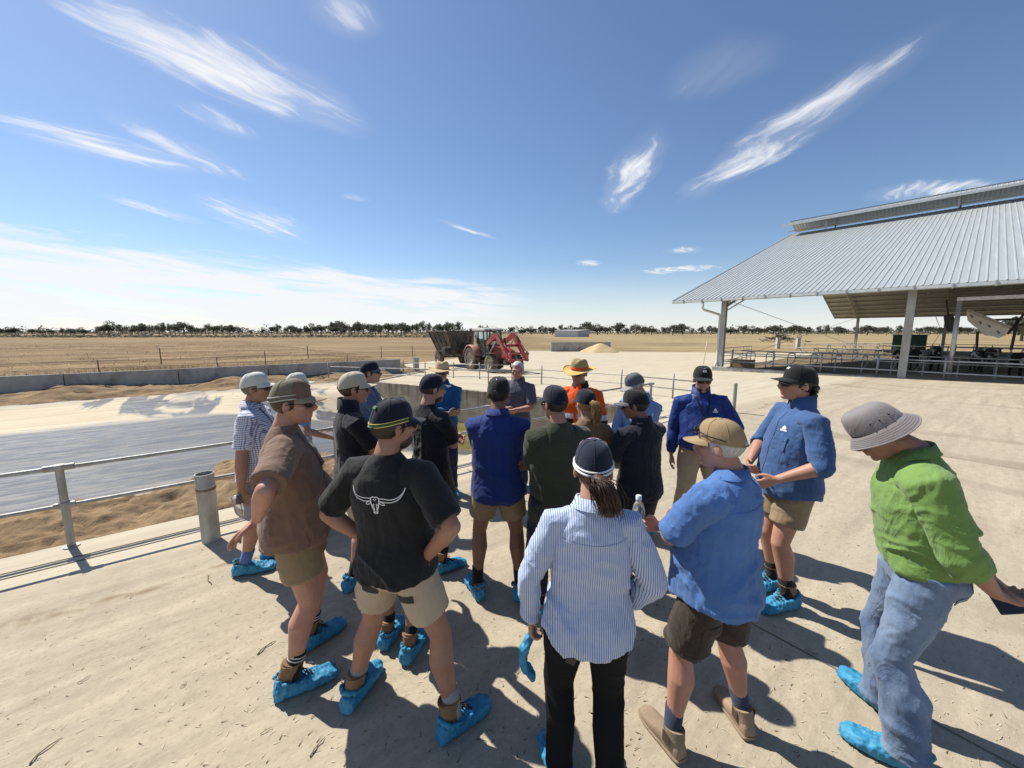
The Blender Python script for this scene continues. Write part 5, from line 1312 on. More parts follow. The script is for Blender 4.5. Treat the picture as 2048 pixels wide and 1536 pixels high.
    secs = [(hemz, (hipw + .026) * gw * w_, (.148 + bl * .25) * gw * w_, -.008 + bl * .3), (hemz + .10, (.188 if not fem else .192) * gw * w_, (.146 + bl * .35) * gw * w_, -.008 + bl * .4), (1.10, (.178 if not fem else .163) * gw * w_, (.124 + bl * .5) * gw, bl * .55),
            (1.22, .186 * gw * kg, (.125 + bl * .3) * gw, bl * .3 + .004), (1.32, .194 * gw ** .8 * kg, .128 * gw ** .8 + (.012 if fem else 0), .002 + (.012 if fem else 0)), (1.395, .184 * gw ** .5 * kg, .118 * gw ** .5, -.006), (1.44, .152 * kg, .100, -.012), (1.475, .112 * kg, .084, -.016), (1.51, .077, .069, -.016), (1.528, .064, .060, -.014)]
    if tuck: secs[0] = (.97, (hipw - .002) * gw, .118 * gw, .0); secs[1] = (1.02, (hipw + .012) * gw, (.124 + bl * .35) * gw, bl * .45)
    rings(shu, secs, 34, .92, 26, 0 if tuck else .012 if tp.get('name') else .05)
    sleeves = []
    # ---- arms
    A = arms or {}
    aj = []
    for side, s_ in (('L', -1), ('R', 1)):
        a = A.get(side, {'w': (s_ * .27, .06, .86), 'pole': (s_ * .6, -1, 0)})
        sh = V3(s_ * sw, -.008, 1.425)
        el, wr = ik(sh, V3(*a['w']), .295, .262, a.get('pole', (s_ * .6, -1, -.2)))
        fd = nrm(wr - el); aj.append([sh, el, wr, fd])
        ag = girth ** .4 * (.88 if fem else 1)
        up.tube([V3(s_ * .10, -.01, 1.44), sh, sh * .6 + el * .4, sh * .15 + el * .85, el], [.05, .054 * ag, .051 * ag, .042 * ag, .041 * ag], 14, (0, 1, 0))
        up.tube([el, el * .75 + wr * .25, el * .4 + wr * .6, wr], [.041 * ag, .0445 * ag, .036 * ag, (.029 * ag, .024 * ag)], 14, (0, 1, 0)); up.ell(el, (.041 * ag,) * 3)
        hd = nrm(np.asarray(a.get('hand', fd), float)); aj[-1].append(hd); nl = a.get('palm', (-s_, 0, 0))
        hand(up, wr + fd * .01, hd, nl, s_ > 0, a.get('curl', .45), a.get('spread', .15), a.get('thumb', .4), .92 if fem else 1.0)
        # sleeve
        kind = a.get('sleeve', tp.get('sleeve', 'short')); sl = tp.get('sl', .72); g2 = girth ** .35 * (.9 if fem else 1) * tp.get('sw', 1.0)
        slv = MB(); sleeves.append(slv)
        base_pts = [V3(s_ * .07, -.006, 1.39), V3(s_ * .135 * kg, -.008, 1.412), sh + V3(s_ * .002, 0, -.004)]
        br_ = [.085, .082 * g2, .0755 * g2]
        if kind == 'short':
            e = sh * (1 - sl) + el * sl; slv.tube(base_pts + [sh * .6 + e * .4, e * .95 + sh * .05, e], br_ + [.0725 * g2, .0705 * g2, .072 * g2], 18, (0, 1, 0))
        elif kind == 'rolled':
            ro_ = tp.get('roll', .14); e = el * (1 - ro_) + wr * ro_; slv.tube(base_pts + [sh * .55 + el * .45, sh * .12 + el * .88, el, e], br_ + [.070 * g2, .064 * g2, .062 * g2, .060 * g2], 18, (0, 1, 0))
            slv.tube([el * 1.08 - wr * .08, el, e, e + fd * .004], [.062 * g2, .067 * g2, .066 * g2, .06 * g2], 18, (0, 1, 0)); slv.ell(el, (.062 * g2,) * 3)
        else:
            e = wr - fd * .01; slv.tube(base_pts + [sh * .55 + el * .45, sh * .1 + el * .9, el], br_ + [.070 * g2, .062 * g2, .059 * g2], 18, (0, 1, 0)); slv.ell(el, (.0595 * g2,) * 3)
            slv.tube([el, el * .7 + wr * .3, el * .25 + wr * .75, e], [.0585 * g2, .057 * g2, .048 * g2, .043 * g2], 18, (0, 1, 0))
    # ---- head and neck
    hy, hp, hr = head
    hc = Vector((0, head_fwd, 1.648))
    Hl = Matrix.Translation(Vector((0, -.01, 1.545))) @ Matrix.Rotation(R(-hy), 4, 'Z') @ Matrix.Rotation(R(hp), 4, 'X') @ Matrix.Rotation(R(hr), 4, 'Y') @ Matrix.Translation(hc - Vector((0, -.01, 1.545)))
    hm = MB()
    hm.ell((0, -.012, .034), (.0765, .098, .086), 20, 14); hm.ell((0, .020, -.016), (.066, .076, .088), 18, 12); hm.ell((0, .033, -.068), (.052, .056, .046), 16, 10)
    hm.ell((0, .076, -.092), (.023, .020, .018)); hm.tube([(0, .088, .022), (0, .111, -.004), (0, .125, -.024)], [.0085, .0108, .014], 10, (1, 0, 0)); hm.ell((0, .110, -.030), (.0185, .015, .0105))
    hm.ell((0, .082, .028), (.052, .017, .0115)); hm.ell((0, .095, -.051), (.026, .010, .0065)); hm.ell((0, .093, -.065), (.023, .0105, .007))
    for s_ in (-1, 1):
        hm.ell((s_ * .044, .062, -.014), (.024, .024, .020)); hm.ell((s_ * .080, -.010, -.004), (.0085, .020, .032), 10, 8, Matrix.Rotation(R(s_ * 14), 3, 'Z') @ Matrix.Rotation(R(-12), 3, 'X'))
    hm.v = [to_head(v, Hl) for v in hm.v]
    for v in hm.v: up.v.append(v)
    o_ = up.n; up.f += [tuple(i + o_ for i in f) for f in hm.f]; up.n += hm.n
    nb = np.array(Hl @ Vector((0, -.018, -.055))); up.tube([(0, -.02, 1.46), (0, -.016, 1.53), tuple(V3(0, -.012, 1.545) * .4 + nb * .6), tuple(nb)], [.066, .057 * girth ** .5, .054 * girth ** .4, .055], 16, (0, 1, 0))
    up.xf(U); shu.xf(U)
    for q_, slv in enumerate(sleeves):
        slv.xf(U); request('sleeve', slv, max(vox, .0075), 3, tp['mat'], root, wrinkle(seed + 40 + q_, tp.get('wr', .006) * .9, (9, 9, 15), .003, .3), tp['sleeve_after'](U) if tp.get('sleeve_after') else None)
    for v in up.v: body.v.append(v)
    o_ = body.n; body.f += [tuple(i + o_ for i in f) for f in up.f]; body.n += up.n
    request('body', body, vox, 2, SKIN[sk], root)
    def after(ob):
        bvh = BVHTree.FromPolygons([tuple(v.co) for v in ob.data.vertices], [tuple(p.vertices) for p in ob.data.polygons])
        def onto(x, z, side, off=.004):
            o0 = U @ Vector((x, side * 1.0, z)); d = (U.to_3x3() @ Vector((0, -side, 0))).normalized()
            hit = bvh.ray_cast(o0, d, 2.0)
            return (hit[0] - d * off) if hit[0] is not None else None
        def strip(pts, side, width, off=.004, mb=None):
            mb = mb or MB(); rows = [[], []]
            for i, p in enumerate(pts):
                a, b = pts[max(i - 1, 0)], pts[min(i + 1, len(pts) - 1)]; t = V3(b[0] - a[0], b[1] - a[1], 0); t = nrm(t); n = V3(-t[1], t[0], 0)
                w = width[i] if isinstance(width, (list, tuple)) else width
                q0, q1 = onto(p[0] + n[0] * w / 2, p[1] + n[1] * w / 2, side, off), onto(p[0] - n[0] * w / 2, p[1] - n[1] * w / 2, side, off)
                if q0 is None or q1 is None: continue
                rows[0].append(tuple(q0)); rows[1].append(tuple(q1))
            if len(rows[0]) > 1: mb.grid(rows)
            return mb
        if tp.get('yoke', False):                                  # seam across the shoulders
            for side in (-1,):
                mb = strip([(x, 1.385 - .012 * math.cos(x * 9), ) for x in np.linspace(-.15, .15, 24)], side, .008, .0028); mb.build('yoke_seam', tp['mat'], ob, True)
        if tp.get('placket', False):
            mb = strip([(0, z) for z in np.linspace(1.46, max(hemz, .98) + .02, 24)], 1, .034, .003); mb.build('button_placket', tp['mat'], ob, True)
        if lanyard:
            mb = MB()
            for s_ in (-1, 1): strip([(s_ * x, z) for x, z in zip(np.linspace(.068, .012, 12), np.linspace(1.495, lanyard.get('z', 1.20), 12))], 1, .014, .006, mb)
            mb.build('lanyard', M_FRAME, root, True)
            c = onto(0, lanyard.get('z', 1.2) - .05, 1, .012)
            if c is not None:
                mb = MB(); ry = Matrix.Rotation(R(lanyard.get('rot', 8)), 3, 'Y'); mb.box(tuple(c), (.075, .004, .105), ry); bd = mb.build('badge', mat('badge_card', (.03, .03, .035), .4, .1), root)
                mb = MB(); mb.box(tuple(c + Vector((0, .003, -.02))), (.066, .002, .03), ry); mb.box(tuple(c + Vector((0.004, .003, .03))), (.04, .002, .012), ry); mb.build('print', M_WHITE, bd)
        for fn in decor or (): fn(ob, onto, strip, root, U)
    request(tp.get('name', 'shirt'), shu, max(vox, .008), 4, tp['mat'], root, wrinkle(seed, tp.get('wr', .006), tp.get('f', (7, 7, 14)), .006), after)
    # ---- collar
    if tp.get('collar'):
        m = MB(); st = tp['collar'] == 'up'
        prof = [(.068, 1.505), (.070, 1.555), (.074, 1.560), (.090, 1.515), (.094, 1.512)] if not st else [(.076, 1.49), (.074, 1.585), (.079, 1.59), (.088, 1.50)]
        P = []
        for r_, z in prof:
            P.append([((r_ + .004 * math.sin(5 * a)) * math.sin(a) * 1.02, -.016 + r_ * -math.cos(a) * .98, z - .030 * (.5 - .5 * math.cos(a)) ** 2) for a in np.linspace(R(-158), R(158), 32)])
        m.grid(P); m.xf(U); m.build('collar', tp.get('collar_mat', tp['mat']), root, True)
    else:
        m = MB(); m.lathe([(.066, 1.51), (.069, 1.522), (.064, 1.53)], 28, (0, -.014, 0), 1, .95); m.xf(U); m.build('neckband', tp.get('band_mat', tp['mat']), root, True)
    # ---- feet
    ft = foot or {}
    for (hip, knee, ank, fd, ty), (p, _) in zip(joints, F):
        Fm = Matrix.Translation((p[0], p[1], .004)) @ Matrix.Rotation(-ty, 4, 'Z')
        sx = ft.get('size', 1.0)
        def secs_(dw, dh, dl): return [(-.078 - dl, .024 + dw * .5, .05 + dh), (-.068 - dl * .8, .034 + dw, .085 + dh * 1.3), (-.03, .041 + dw, .105 + dh), (.03, .044 + dw, .095 + dh), (.09, .049 + dw, .072 + dh), (.15, .051 + dw, .058 + dh), (.19 + dl * .5, .045 + dw, .05 + dh), (.222 + dl, .026 + dw * .5, .036 + dh * 1.2)]
        def foot_loft(mb, secs):
            S = catmull(np.array(secs), 20); v = []; sg = 18
            for y, w, hh in S:
                for k in range(sg):
                    a = 2 * math.pi * k / sg; c, s_ = math.cos(a), math.sin(a)
                    v.append((w * math.copysign(abs(c) ** .75, c), y, max(0, hh / 2 + hh / 2 * math.copysign(abs(s_) ** .7, s_))))
            N = len(S); Fc = [(i * sg + k, i * sg + (k + 1) % sg, (i + 1) * sg + (k + 1) % sg, (i + 1) * sg + k) for i in range(N - 1) for k in range(sg)] + [tuple(range(sg))[::-1], tuple((N - 1) * sg + k for k in range(sg))]
            mb.add(v, Fc)
        kind = ft.get('kind', 'boot'); m = MB(); foot_loft(m, secs_(0, 0, 0)); hi = {'boot': .185, 'shoe': .11, 'slip': .135}[kind]
        lean_ = (knee - ank); lean_ = lean_ / (lean_[2] + 1e-6); iF = np.array(Fm.inverted())
        ll = iF[:3, :3] @ lean_
        m.tube([(0, -.02, .04), (0, -.02, .09), (ll[0] * (hi - .1), -.012 + ll[1] * (hi - .1), hi)], [(.042, .058), (.044, .056), (.049, .056)], 16, (0, 1, 0))
        m.xf(Fm); bo = m.build('boot' if kind != 'shoe' else 'shoe', ft['mat'], root, angle=50)
        if kind == 'boot':
            mm = MB()
            for q in range(5):
                y0 = .035 + .019 * q; z0 = .135 - .016 * q; mm.tube([(-.022, y0 - .006, z0 - .004), (0, y0 + .004, z0 + .006), (.022, y0 - .006, z0 - .004)], .0035, 6)
                mm.tube([(-.02, y0, z0 - .003), (.02, y0 + .014, z0 - .012)], .003, 5)
            for s_ in (-1, 1): mm.tube([(0, .04, .14), (s_ * .03, .05, .165), (s_ * .035, .07, .14), (s_ * .012, .055, .135)], .0025, 5)
            mm.xf(Fm); mm.build('laces', mat('dark_lace', (.04, .028, .018), .9), bo, True)
            mm = MB(); mm.tube([(.0495 * math.cos(a) + ll[0] * .085, -.012 + .057 * math.sin(a) + ll[1] * .085, hi) for a in np.linspace(0, 6.283, 25)], .006, 6, (0, 0, 1), False); mm.xf(Fm); mm.build('cuff', ft['mat'], bo, True)
        if kind == 'slip':
            mm = MB(); foot_loft(mm, [(y, w + .006, .022) for y, w, hh in secs_(0, 0, .004)]); mm.xf(Fm); mm.build('sole', mat('tan_sole', (.24, .18, .12), .9, .2, 20), bo, angle=50)
            for s_ in (-1, 1):
                mm = MB(); mm.grid([[(s_ * (.0465 + .004), -.03 + .045 * i / 6 - .0, .06 + .0 * i) for i in range(7)], [(s_ * .0515, -.03 + .045 * i / 6, .128) for i in range(7)]]); mm.xf(Fm); mm.build('elastic', mat('brown_elastic', (.07, .045, .035), .9), bo)
        if ft.get('sock'):
            mm = MB(); e = ank * .66 + knee * .34 if (ft.get('tall') or kind == 'boot') else ank * .80 + knee * .20
            mm.tube([ank - V3(0, 0, .02), ank * .9 + knee * .1, e, e + (knee - ank) * .008], [.045, .0445, .047, .041], 16, tuple(fd)); so = mm.build('sock', ft['sock'], root, True)
            if ft.get('sock_band'):
                for q in (.012, .030):
                    mm = MB(); cc = e - nrm(knee - ank) * q; mm.tube([cc, cc - nrm(knee - ank) * .005], .0475, 16, tuple(fd)); mm.build('stripe', M_WHITE, so, True)
        if ft.get('cover', True) and not (ft.get('one_cover') and fd is joints[0][3]):
            mm = MB(); foot_loft(mm, secs_(.010, .006, .014))
            # gathered elastic edge round the ankle
            mm.tube([((.060 + .004 * math.sin(9 * a)) * math.cos(a), -.002 + (.078 + .004 * math.cos(7 * a)) * math.sin(a), .098 - .028 * math.sin(a) + .006 * math.sin(11 * a)) for a in np.linspace(0, 6.283, 49)][:-1] + [(.060, -.005, .098)], (.009), 8, (0, 0, 1))
            lo = MB(); lo.v = mm.v; lo.f = mm.f; lo.n = mm.n; cr = crinkle(seed + int(abs(p[0]) * 50), .0055)
            def post(co, no, cr=cr, Fm=Fm):
                c2 = cr(co, no); out = c2 @ np.array(Fm)[:3, :3].T + np.array(Fm)[:3, 3]; return out
            request('shoe_cover', lo, .0065, 1, M_COVER, root, post)
    # ---- head gear
    HW = U @ Hl
    if cap:
        cm = HW @ Matrix.Rotation(R(cap.get('tilt', 0)), 4, 'X') @ Matrix.Translation((0, 0, cap.get('dz', .011))); make_cap(root, cm @ Matrix.Rotation(R(cap.get('turn', 0)), 4, 'Z'), cap)
    if hair: hair_shell(root, HW, dict(hair, capped=bool(cap)))
    if beard:
        m = MB(); nu, nv = 30, 16; c = V3(0, .036, -.070); r = V3(.0552, .0588, .0488); F_ = []; P = []
        for i in range(nv + 1):
            for k in range(nu):
                a = 2 * math.pi * k / nu; t = -math.pi / 2 + math.pi * i / nv; P.append(c + r * V3(math.cos(t) * math.cos(a), math.cos(t) * math.sin(a), math.sin(t)))
        P = np.array(P); P += (P - c) * (fbm(P * 60, 3, 2) * .03)[:, None]
        lim = -.052 if beard != 'goatee' else -.058
        for i in range(nv):
            for k in range(nu):
                q = (P[i * nu + k] + P[(i + 1) * nu + (k + 1) % nu]) / 2
                if q[2] < lim + .55 * max(0, .035 - q[1]) and q[1] > -.002 and not (abs(q[0]) < .023 and q[1] > .06 and q[2] > -.073) and not (beard == 'goatee' and q[1] < .045): F_.append((i * nu + k, i * nu + (k + 1) % nu, (i + 1) * nu + (k + 1) % nu, (i + 1) * nu + k))
        m.add(P, F_); m.ell((0, .0935, -.0425), (.022, .006, .0045)); m.v = [to_head(v, HW) for v in m.v]; m.build('beard', hair_mat({'dark': 'brown', 'black': 'dark'}.get(hair['col'], hair['col'])), root, True)
    if glasses == 'sun':
        m = MB()
        for s_ in (-1, 1):
            m.ell((s_ * .034, .1005, .004), (.031, .010, .0205), 14, 9, Matrix.Rotation(R(-s_ * 16), 3, 'Z')); m.tube([(s_ * .060, .088, .012), (s_ * .079, .05, .012), (s_ * .084, -.01, .008)], [(.003, .005)] * 3, 6)
        m.tube([(-.012, .107, .010), (.012, .107, .010)], .004, 6); m.v = [to_head(v, HW) for v in m.v]; m.build('sunglasses', M_LENS, root, True)
    if glasses in ('clear', 'none') or glasses is None and cap is None:
        for s_ in (-1, 1):
            m = MB(); m.ell((s_ * .032, .083, .006), (.0125, .0105, .0095), 10, 8); m.v = [to_head(v, HW) for v in m.v]; e = m.build('eye', mat('eye_white', (.6, .57, .53), .3, .03), root, True)
            m = MB(); m.ell((s_ * .032, .0905, .005), (.0052, .0035, .0052), 8, 6); m.v = [to_head(v, HW) for v in m.v]; m.build('iris', M_FRAME, e, True)
            m = MB(); m.tube([(s_ * .014, .099, .026), (s_ * .034, .099, .032), (s_ * .052, .088, .026)], [.003, .0045, .002], 6); m.v = [to_head(v, HW) for v in m.v]; m.build('eyebrow', hair_mat(hair['col'] if hair else 'brown'), root, True)
    if glasses == 'clear':
        m = MB()
        for s_ in (-1, 1):
            m.tube([(s_ * .033 + .024 * math.cos(a), .104 - .006 * abs(math.cos(a)), .004 + .017 * math.sin(a)) for a in np.linspace(0, 6.283, 25)], .0018, 5, (0, 1, 0), False); m.tube([(s_ * .057, .098, .010), (s_ * .084, -.01, .008)], .0018, 5)
        m.tube([(-.010, .106, .008), (.010, .106, .008)], .0018, 5); m.v = [to_head(v, HW) for v in m.v]; m.build('spectacles', M_FRAME, root, True)
    # where the hands are in the world (for things they hold)
    W = Matrix.Translation(base_) @ Matrix.Rotation(-yaw, 4, 'Z') @ Matrix.Scale(S, 4)
    root_info = {'root': root, 'W': W, 'U': U, 'wrist': [W @ (U @ Vector(j[2])) for j in aj], 'fore': [(W.to_3x3() @ (U.to_3x3() @ Vector(j[3]))).normalized() for j in aj], 'hand': [(W.to_3x3() @ (U.to_3x3() @ Vector(j[4]))).normalized() for j in aj], 'H': W @ HW, 'topz': topz, 'gr': gr, 'pos': (px_, py_, hipz), 'joints': joints, 'hipw': hipw}
    # ---- belt
    if bt.get('belt'):
        m = MB(); m.lathe([(1, topz - .045), (1.02, topz - .043), (1.02, topz - .008), (1, topz - .006)], 36, (px_, py_ + .006, 0), (hipw - .008) * gr, .116 * gr); m.build('belt', bt['belt'], root, True)
        m = MB(); m.box((px_, py_ + .006 + .119 * gr, topz - .026), (.05, .008, .034)); m.build('buckle', M_GALV, root)
    return root_info
def down(s_, y=.06, z=.86, x=.27, **k): return dict(w=(s_ * x, y, z), pole=(s_ * .5, -1, 0), **k)
def crossed(hi=0, **k):
    return {'L': dict(w=(.085, .225, 1.18 + hi), pole=(-1, .0, -.9), palm=(0, -1, .2), hand=(.9, -.1, .1), curl=.35, **k), 'R': dict(w=(-.075, .25, 1.145 + hi), pole=(1, .0, -.9), palm=(0, -1, .1), hand=(-.9, -.1, .15), curl=.35, **k)}
def clasp(z=1.04, y=.25, **k):
    return {'L': dict(w=(-.045, y, z), pole=(-1, -.3, -.3), palm=(.5, -.6, .3), hand=(.8, .3, -.1), curl=.6, **k), 'R': dict(w=(.045, y + .02, z + .01), pole=(1, -.3, -.3), palm=(-.5, -.6, .3), hand=(-.8, .3, -.1), curl=.6, **k)}
def hips():
    return {'L': dict(w=(-.195, .05, 1.005), pole=(-1, -.45, .05), palm=(.7, 0, -.6), hand=(.2, .8, -.5), curl=.5), 'R': dict(w=(.195, -.03, 1.01), pole=(1, -.35, .05), palm=(-.6, .5, -.5), hand=(-.35, -.55, -.55), curl=.5)}

C_KHAKI = cloth('khaki_drill', srgb(140, 122, 94), .9, .12, .3); C_CREAM = cloth('cream_drill', srgb(176, 160, 136), .9, .10, .3)
C_GREYSH = cloth('grey_shorts', srgb(128, 128, 136), .9, .1, .3); C_STONE = cloth('stone_shorts', srgb(170, 158, 138), .9, .1, .3)
C_BLACK = cloth('black_cloth', (.012, .012, .013), .9, .2, .3); C_BLACKP = cloth('black_jeans', (.006, .006, .007), .9, .2, .25, sheen=0)
C_NAVY = cloth('navy_cloth', srgb(26, 28, 42), .9, .15, .35); C_NAVY2 = cloth('dark_navy_cloth', srgb(24, 24, 34), .9, .15, .35)
C_ROYAL = cloth('royal_blue_cotton', srgb(30, 50, 108), .85, .12, .4); C_VEST = cloth('royal_blue_nylon', srgb(32, 54, 116), .55, .10, .4, sheen=0)
C_BLUE = cloth('faded_blue_cotton', srgb(78, 114, 170), .9, .16, .45); C_DENIMS = cloth('chambray_blue', srgb(62, 90, 134), .9, .14, .45)
C_LBLUE = cloth('light_blue_cotton', srgb(122, 148, 186), .85, .08, .4); C_STEEL = cloth('blue_grey_cotton', srgb(74, 94, 122), .9, .1, .4)
C_TEAL = cloth('bright_blue_polo', srgb(24, 82, 132), .85, .1, .35); C_GREYS = cloth('grey_work_shirt', srgb(84, 88, 98), .9, .1, .4)
C_BROWN = cloth('brown_tee', srgb(122, 98, 82), .92, .1, .4); C_TEE = cloth('black_tee', (.0135, .0135, .014), .9, .2, .35)
C_OLIVE = cloth('olive_tee', srgb(56, 58, 44), .92, .12, .4); C_TAN = cloth('tan_tee', srgb(120, 96, 70), .92, .1, .4)
C_ORANGE = cloth('orange_hivis', srgb(226, 84, 22), .8, .06, .4); C_GREEN = cloth('lime_green_cotton', srgb(110, 142, 74), .88, .10, .5)
C_GING = cloth('gingham', (.66, .67, .72), .9, .03, .3, srgb(66, 78, 134), 'gingham'); C_STRIPE = cloth('striped_cotton', (.50, .56, .68), .9, .03, .4, srgb(104, 128, 176), 'stripe')
C_DENIM = cloth('washed_denim', srgb(82, 102, 134), .92, .15, .5, srgb(140, 158, 180), 'denim'); C_JEAN2 = cloth('dark_jeans', srgb(30, 40, 62), .92, .15, .4)
C_DBROWN = cloth('dark_brown_cargo', srgb(58, 50, 42), .92, .15, .45); C_BEIGE = cloth('beige_chino', srgb(172, 152, 126), .9, .1, .4)
S_BLACK = cloth('black_sock', (.014, .014, .015), .95, .1, .1); S_GREY = cloth('grey_sock', srgb(150, 148, 146), .95, .1, .1); S_BLUE = cloth('blue_sock', srgb(90, 110, 165), .95, .1, .1); S_SLATE = cloth('slate_sock', srgb(58, 64, 82), .95, .1, .1)
STRAW = (lambda n: (n.bump(n.math('SINE', n.math('MULTIPLY', n.sep(n.map())[2], 900)), .3, .003), n.set(n.mix(n.ramp(n.noise(n.map((1, 1, 3)), 60, 4), [(.3, 0), (.7, 1)]), (.40, .29, .15), (.62, .49, .29)), .85, 0, .25))[1])(NT('woven_straw'))
STRAW2 = mat('yellow_straw', (.58, .40, .13), .85, .2, 50, .2, 120); OLIVEH = mat('khaki_straw', (.32, .25, .12), .85, .2, 50, .2, 120)
BUCK = cloth('grey_canvas', srgb(126, 120, 120), .95, .14, .2, fs=18)
M_OB = cloth('orange_band', srgb(220, 80, 25), .8, .05, .1); M_YEL = mat('yellow_piping', (.62, .52, .16), .7, .05); M_GRN = mat('green_piping', (.06, .16, .05), .7, .05)
M_PINK = cloth('pink_cotton', srgb(205, 150, 178), .9, .05, .1); M_SILVER = (lambda n: n.set((.62, .63, .64), .35, .2, .5))(NT('reflective_tape'))
WHITE = ('white', srgb(196, 196, 188)); CREAM = ('cream', srgb(186, 176, 152)); NAVYC = ('navy', srgb(20, 25, 42)); BLK = ('black', (.011, .011, .012)); GREYC = ('grey', srgb(92, 92, 98)); TANC = ('tan', srgb(150, 128, 96))
TRI = [[(-.020, -.012), (.020, -.012), (.004, .022), (-.004, .022)], [(-.022, -.022), (.022, -.022), (.022, -.015), (-.022, -.015)]]
PATCH = [[(-.022, -.014), (.022, -.014), (.022, .014), (-.022, .014)]]

def two_tone_sleeve(U):
    return lambda ob: two_tone(1.19, 0)(ob, None, None, None, U)
def two_tone(zc, tape):
    def fn(ob, onto, strip, root, U):
        ob.data.materials.append(C_NAVY); ob.data.materials.append(M_SILVER); iu = U.inverted()
        for p in ob.data.polygons:
            c = iu @ Vector(p.center)
            if abs(c.z - zc) < .028: p.material_index = 2
            elif c.z < zc: p.material_index = 1
    return fn
def bull(ob, onto, strip, root, U):
    mb = MB(); cz = 1.335
    for s_ in (-1, 1):
        upper = [(s_ * .022, cz + .008), (s_ * .05, cz + .006), (s_ * .085, cz + .004), (s_ * .115, cz + .014), (s_ * .133, cz + .036), (s_ * .138, cz + .052)]
        lower = [(s_ * .024, cz - .006), (s_ * .055, cz - .010), (s_ * .09, cz - .008), (s_ * .118, cz + .006), (s_ * .134, cz + .034), (s_ * .138, cz + .052)]
        strip([tuple(p) for p in catmull(upper, 22)], -1, .0042, .0035, mb); strip([tuple(p) for p in catmull(lower, 22)], -1, .0042, .0035, mb)
        strip([tuple(p) for p in catmull([(s_ * .022, cz + .008), (s_ * .021, cz - .012), (s_ * .016, cz - .034), (s_ * .009, cz - .052), (s_ * .010, cz - .064), (s_ * .002, cz - .070)], 18)], -1, .0055, .0035, mb)
        strip([tuple(p) for p in catmull([(s_ * .024, cz - .006), (s_ * .042, cz - .014), (s_ * .048, cz - .024), (s_ * .032, cz - .022), (s_ * .022, cz - .014)], 14)], -1, .004, .0035, mb)
        strip([(s_ * .006, cz - .018), (s_ * .008, cz - .035), (s_ * .005, cz - .052)], -1, .004, .0035, mb)
        strip([(s_ * .013, cz - .022), (s_ * .015, cz - .028)], -1, .006, .0035, mb)
    strip([tuple(p) for p in catmull([(-.022, cz + .008), (-.010, cz + .016), (0, cz + .012), (.010, cz + .016), (.022, cz + .008)], 14)], -1, .005, .0035, mb)
    strip([(-.008, cz + .004), (0, cz - .002), (.008, cz + .004)], -1, .004, .0035, mb); strip([(-.006, cz - .062), (.006, cz - .062)], -1, .006, .0035, mb)
    o = mb.build('printed_skull', M_WHITE, ob); o['label'] = 'white outline of a longhorn skull printed across the back'
def chest_logo(x, z, side=1, w=.05):
    def fn(ob, onto, strip, root, U):
        mb = MB(); strip([(x - w / 2, z - .02), (x, z - .02), (x + w / 2, z - .02)], side, .010, .003, mb); strip([(x, z - .012), (x, z + .002), (x, z + .014)], side, [.034, .026, .006], .003, mb); mb.build('logo', M_WHITE, ob)
    return fn
def small_line(x, z, side=1, w=.05, mt=None):
    def fn(ob, onto, strip, root, U):
        mb = MB(); strip([(x - w / 2, z), (x, z), (x + w / 2, z)], side, .006, .003, mb); strip([(x - w / 4, z - .012), (x + w / 4, z - .012)], side, .004, .003, mb); mb.build('logo', mt or M_FRAME, ob)
    return fn
def chest_pocket(x, z, mt):
    def fn(ob, onto, strip, root, U):
        mb = MB(); strip([(x, z), (x, z - .05), (x, z - .10)], 1, .10, .006, mb); mb.build('pocket', mt, ob); mb = MB(); strip([(x, z + .002), (x, z - .028)], 1, .104, .010, mb); mb.build('pocket_flap', mt, ob)
    return fn
PANEL = mat('charcoal_panel', (.035, .03, .03), .8, .1)
BOOTC = dict(kind='boot', mat=M_BOOT, sock=S_BLACK)

PP = {}
PP['check'] = person('man in white cap and blue gingham shirt beside the railing', 72, 1.80, base=(533, 1143), feet=[(545, 1120, 60), (468, 1152, 548, 1136)], girth=1.08, belly=.05, sk='tan', head=(4, 2, 0), seed=3,
    arms={'L': down(-1), 'R': down(1, -.07, .85, .25, curl=.9)}, top=dict(mat=C_GING, collar='fold', sl=.80, hem=.88, wr=.005), bottom=dict(mat=C_GREYSH, len=.86, girth=1.05), foot=dict(kind='shoe', mat=M_BLACK, sock=S_BLUE, tall=True),
    cap=dict(col=WHITE), hair=dict(kind='short', col='greybrown'), glasses='sun', lanyard=dict(z=1.2), shift=(0, .02))
PP['pony'] = person('person in white cap with curly ponytail half hidden behind the brown shirt', 68, 1.70, base=(-2.25, 3.95), girth=1.0, fem=True, sk='tan', head=(5, 0, 0), seed=5,
    arms={'L': down(-1), 'R': dict(w=(.20, .36, 1.06), pole=(.5, -.6, -1), palm=(-.2, .1, -1), hand=(-.1, 1, .1), curl=.15, spread=.3)}, top=dict(mat=C_LBLUE, collar='fold', sl=.8), bottom=dict(mat=C_GREYSH, kind='long'), foot=dict(kind='shoe', mat=M_BLACK),
    cap=dict(col=WHITE), hair=dict(kind='short', col='greybrown', pony=[(0, -.10, .01), (0, -.15, -.005), (0, -.18, -.04), (0, -.18, -.08)], spread=.030, wave=2.5))
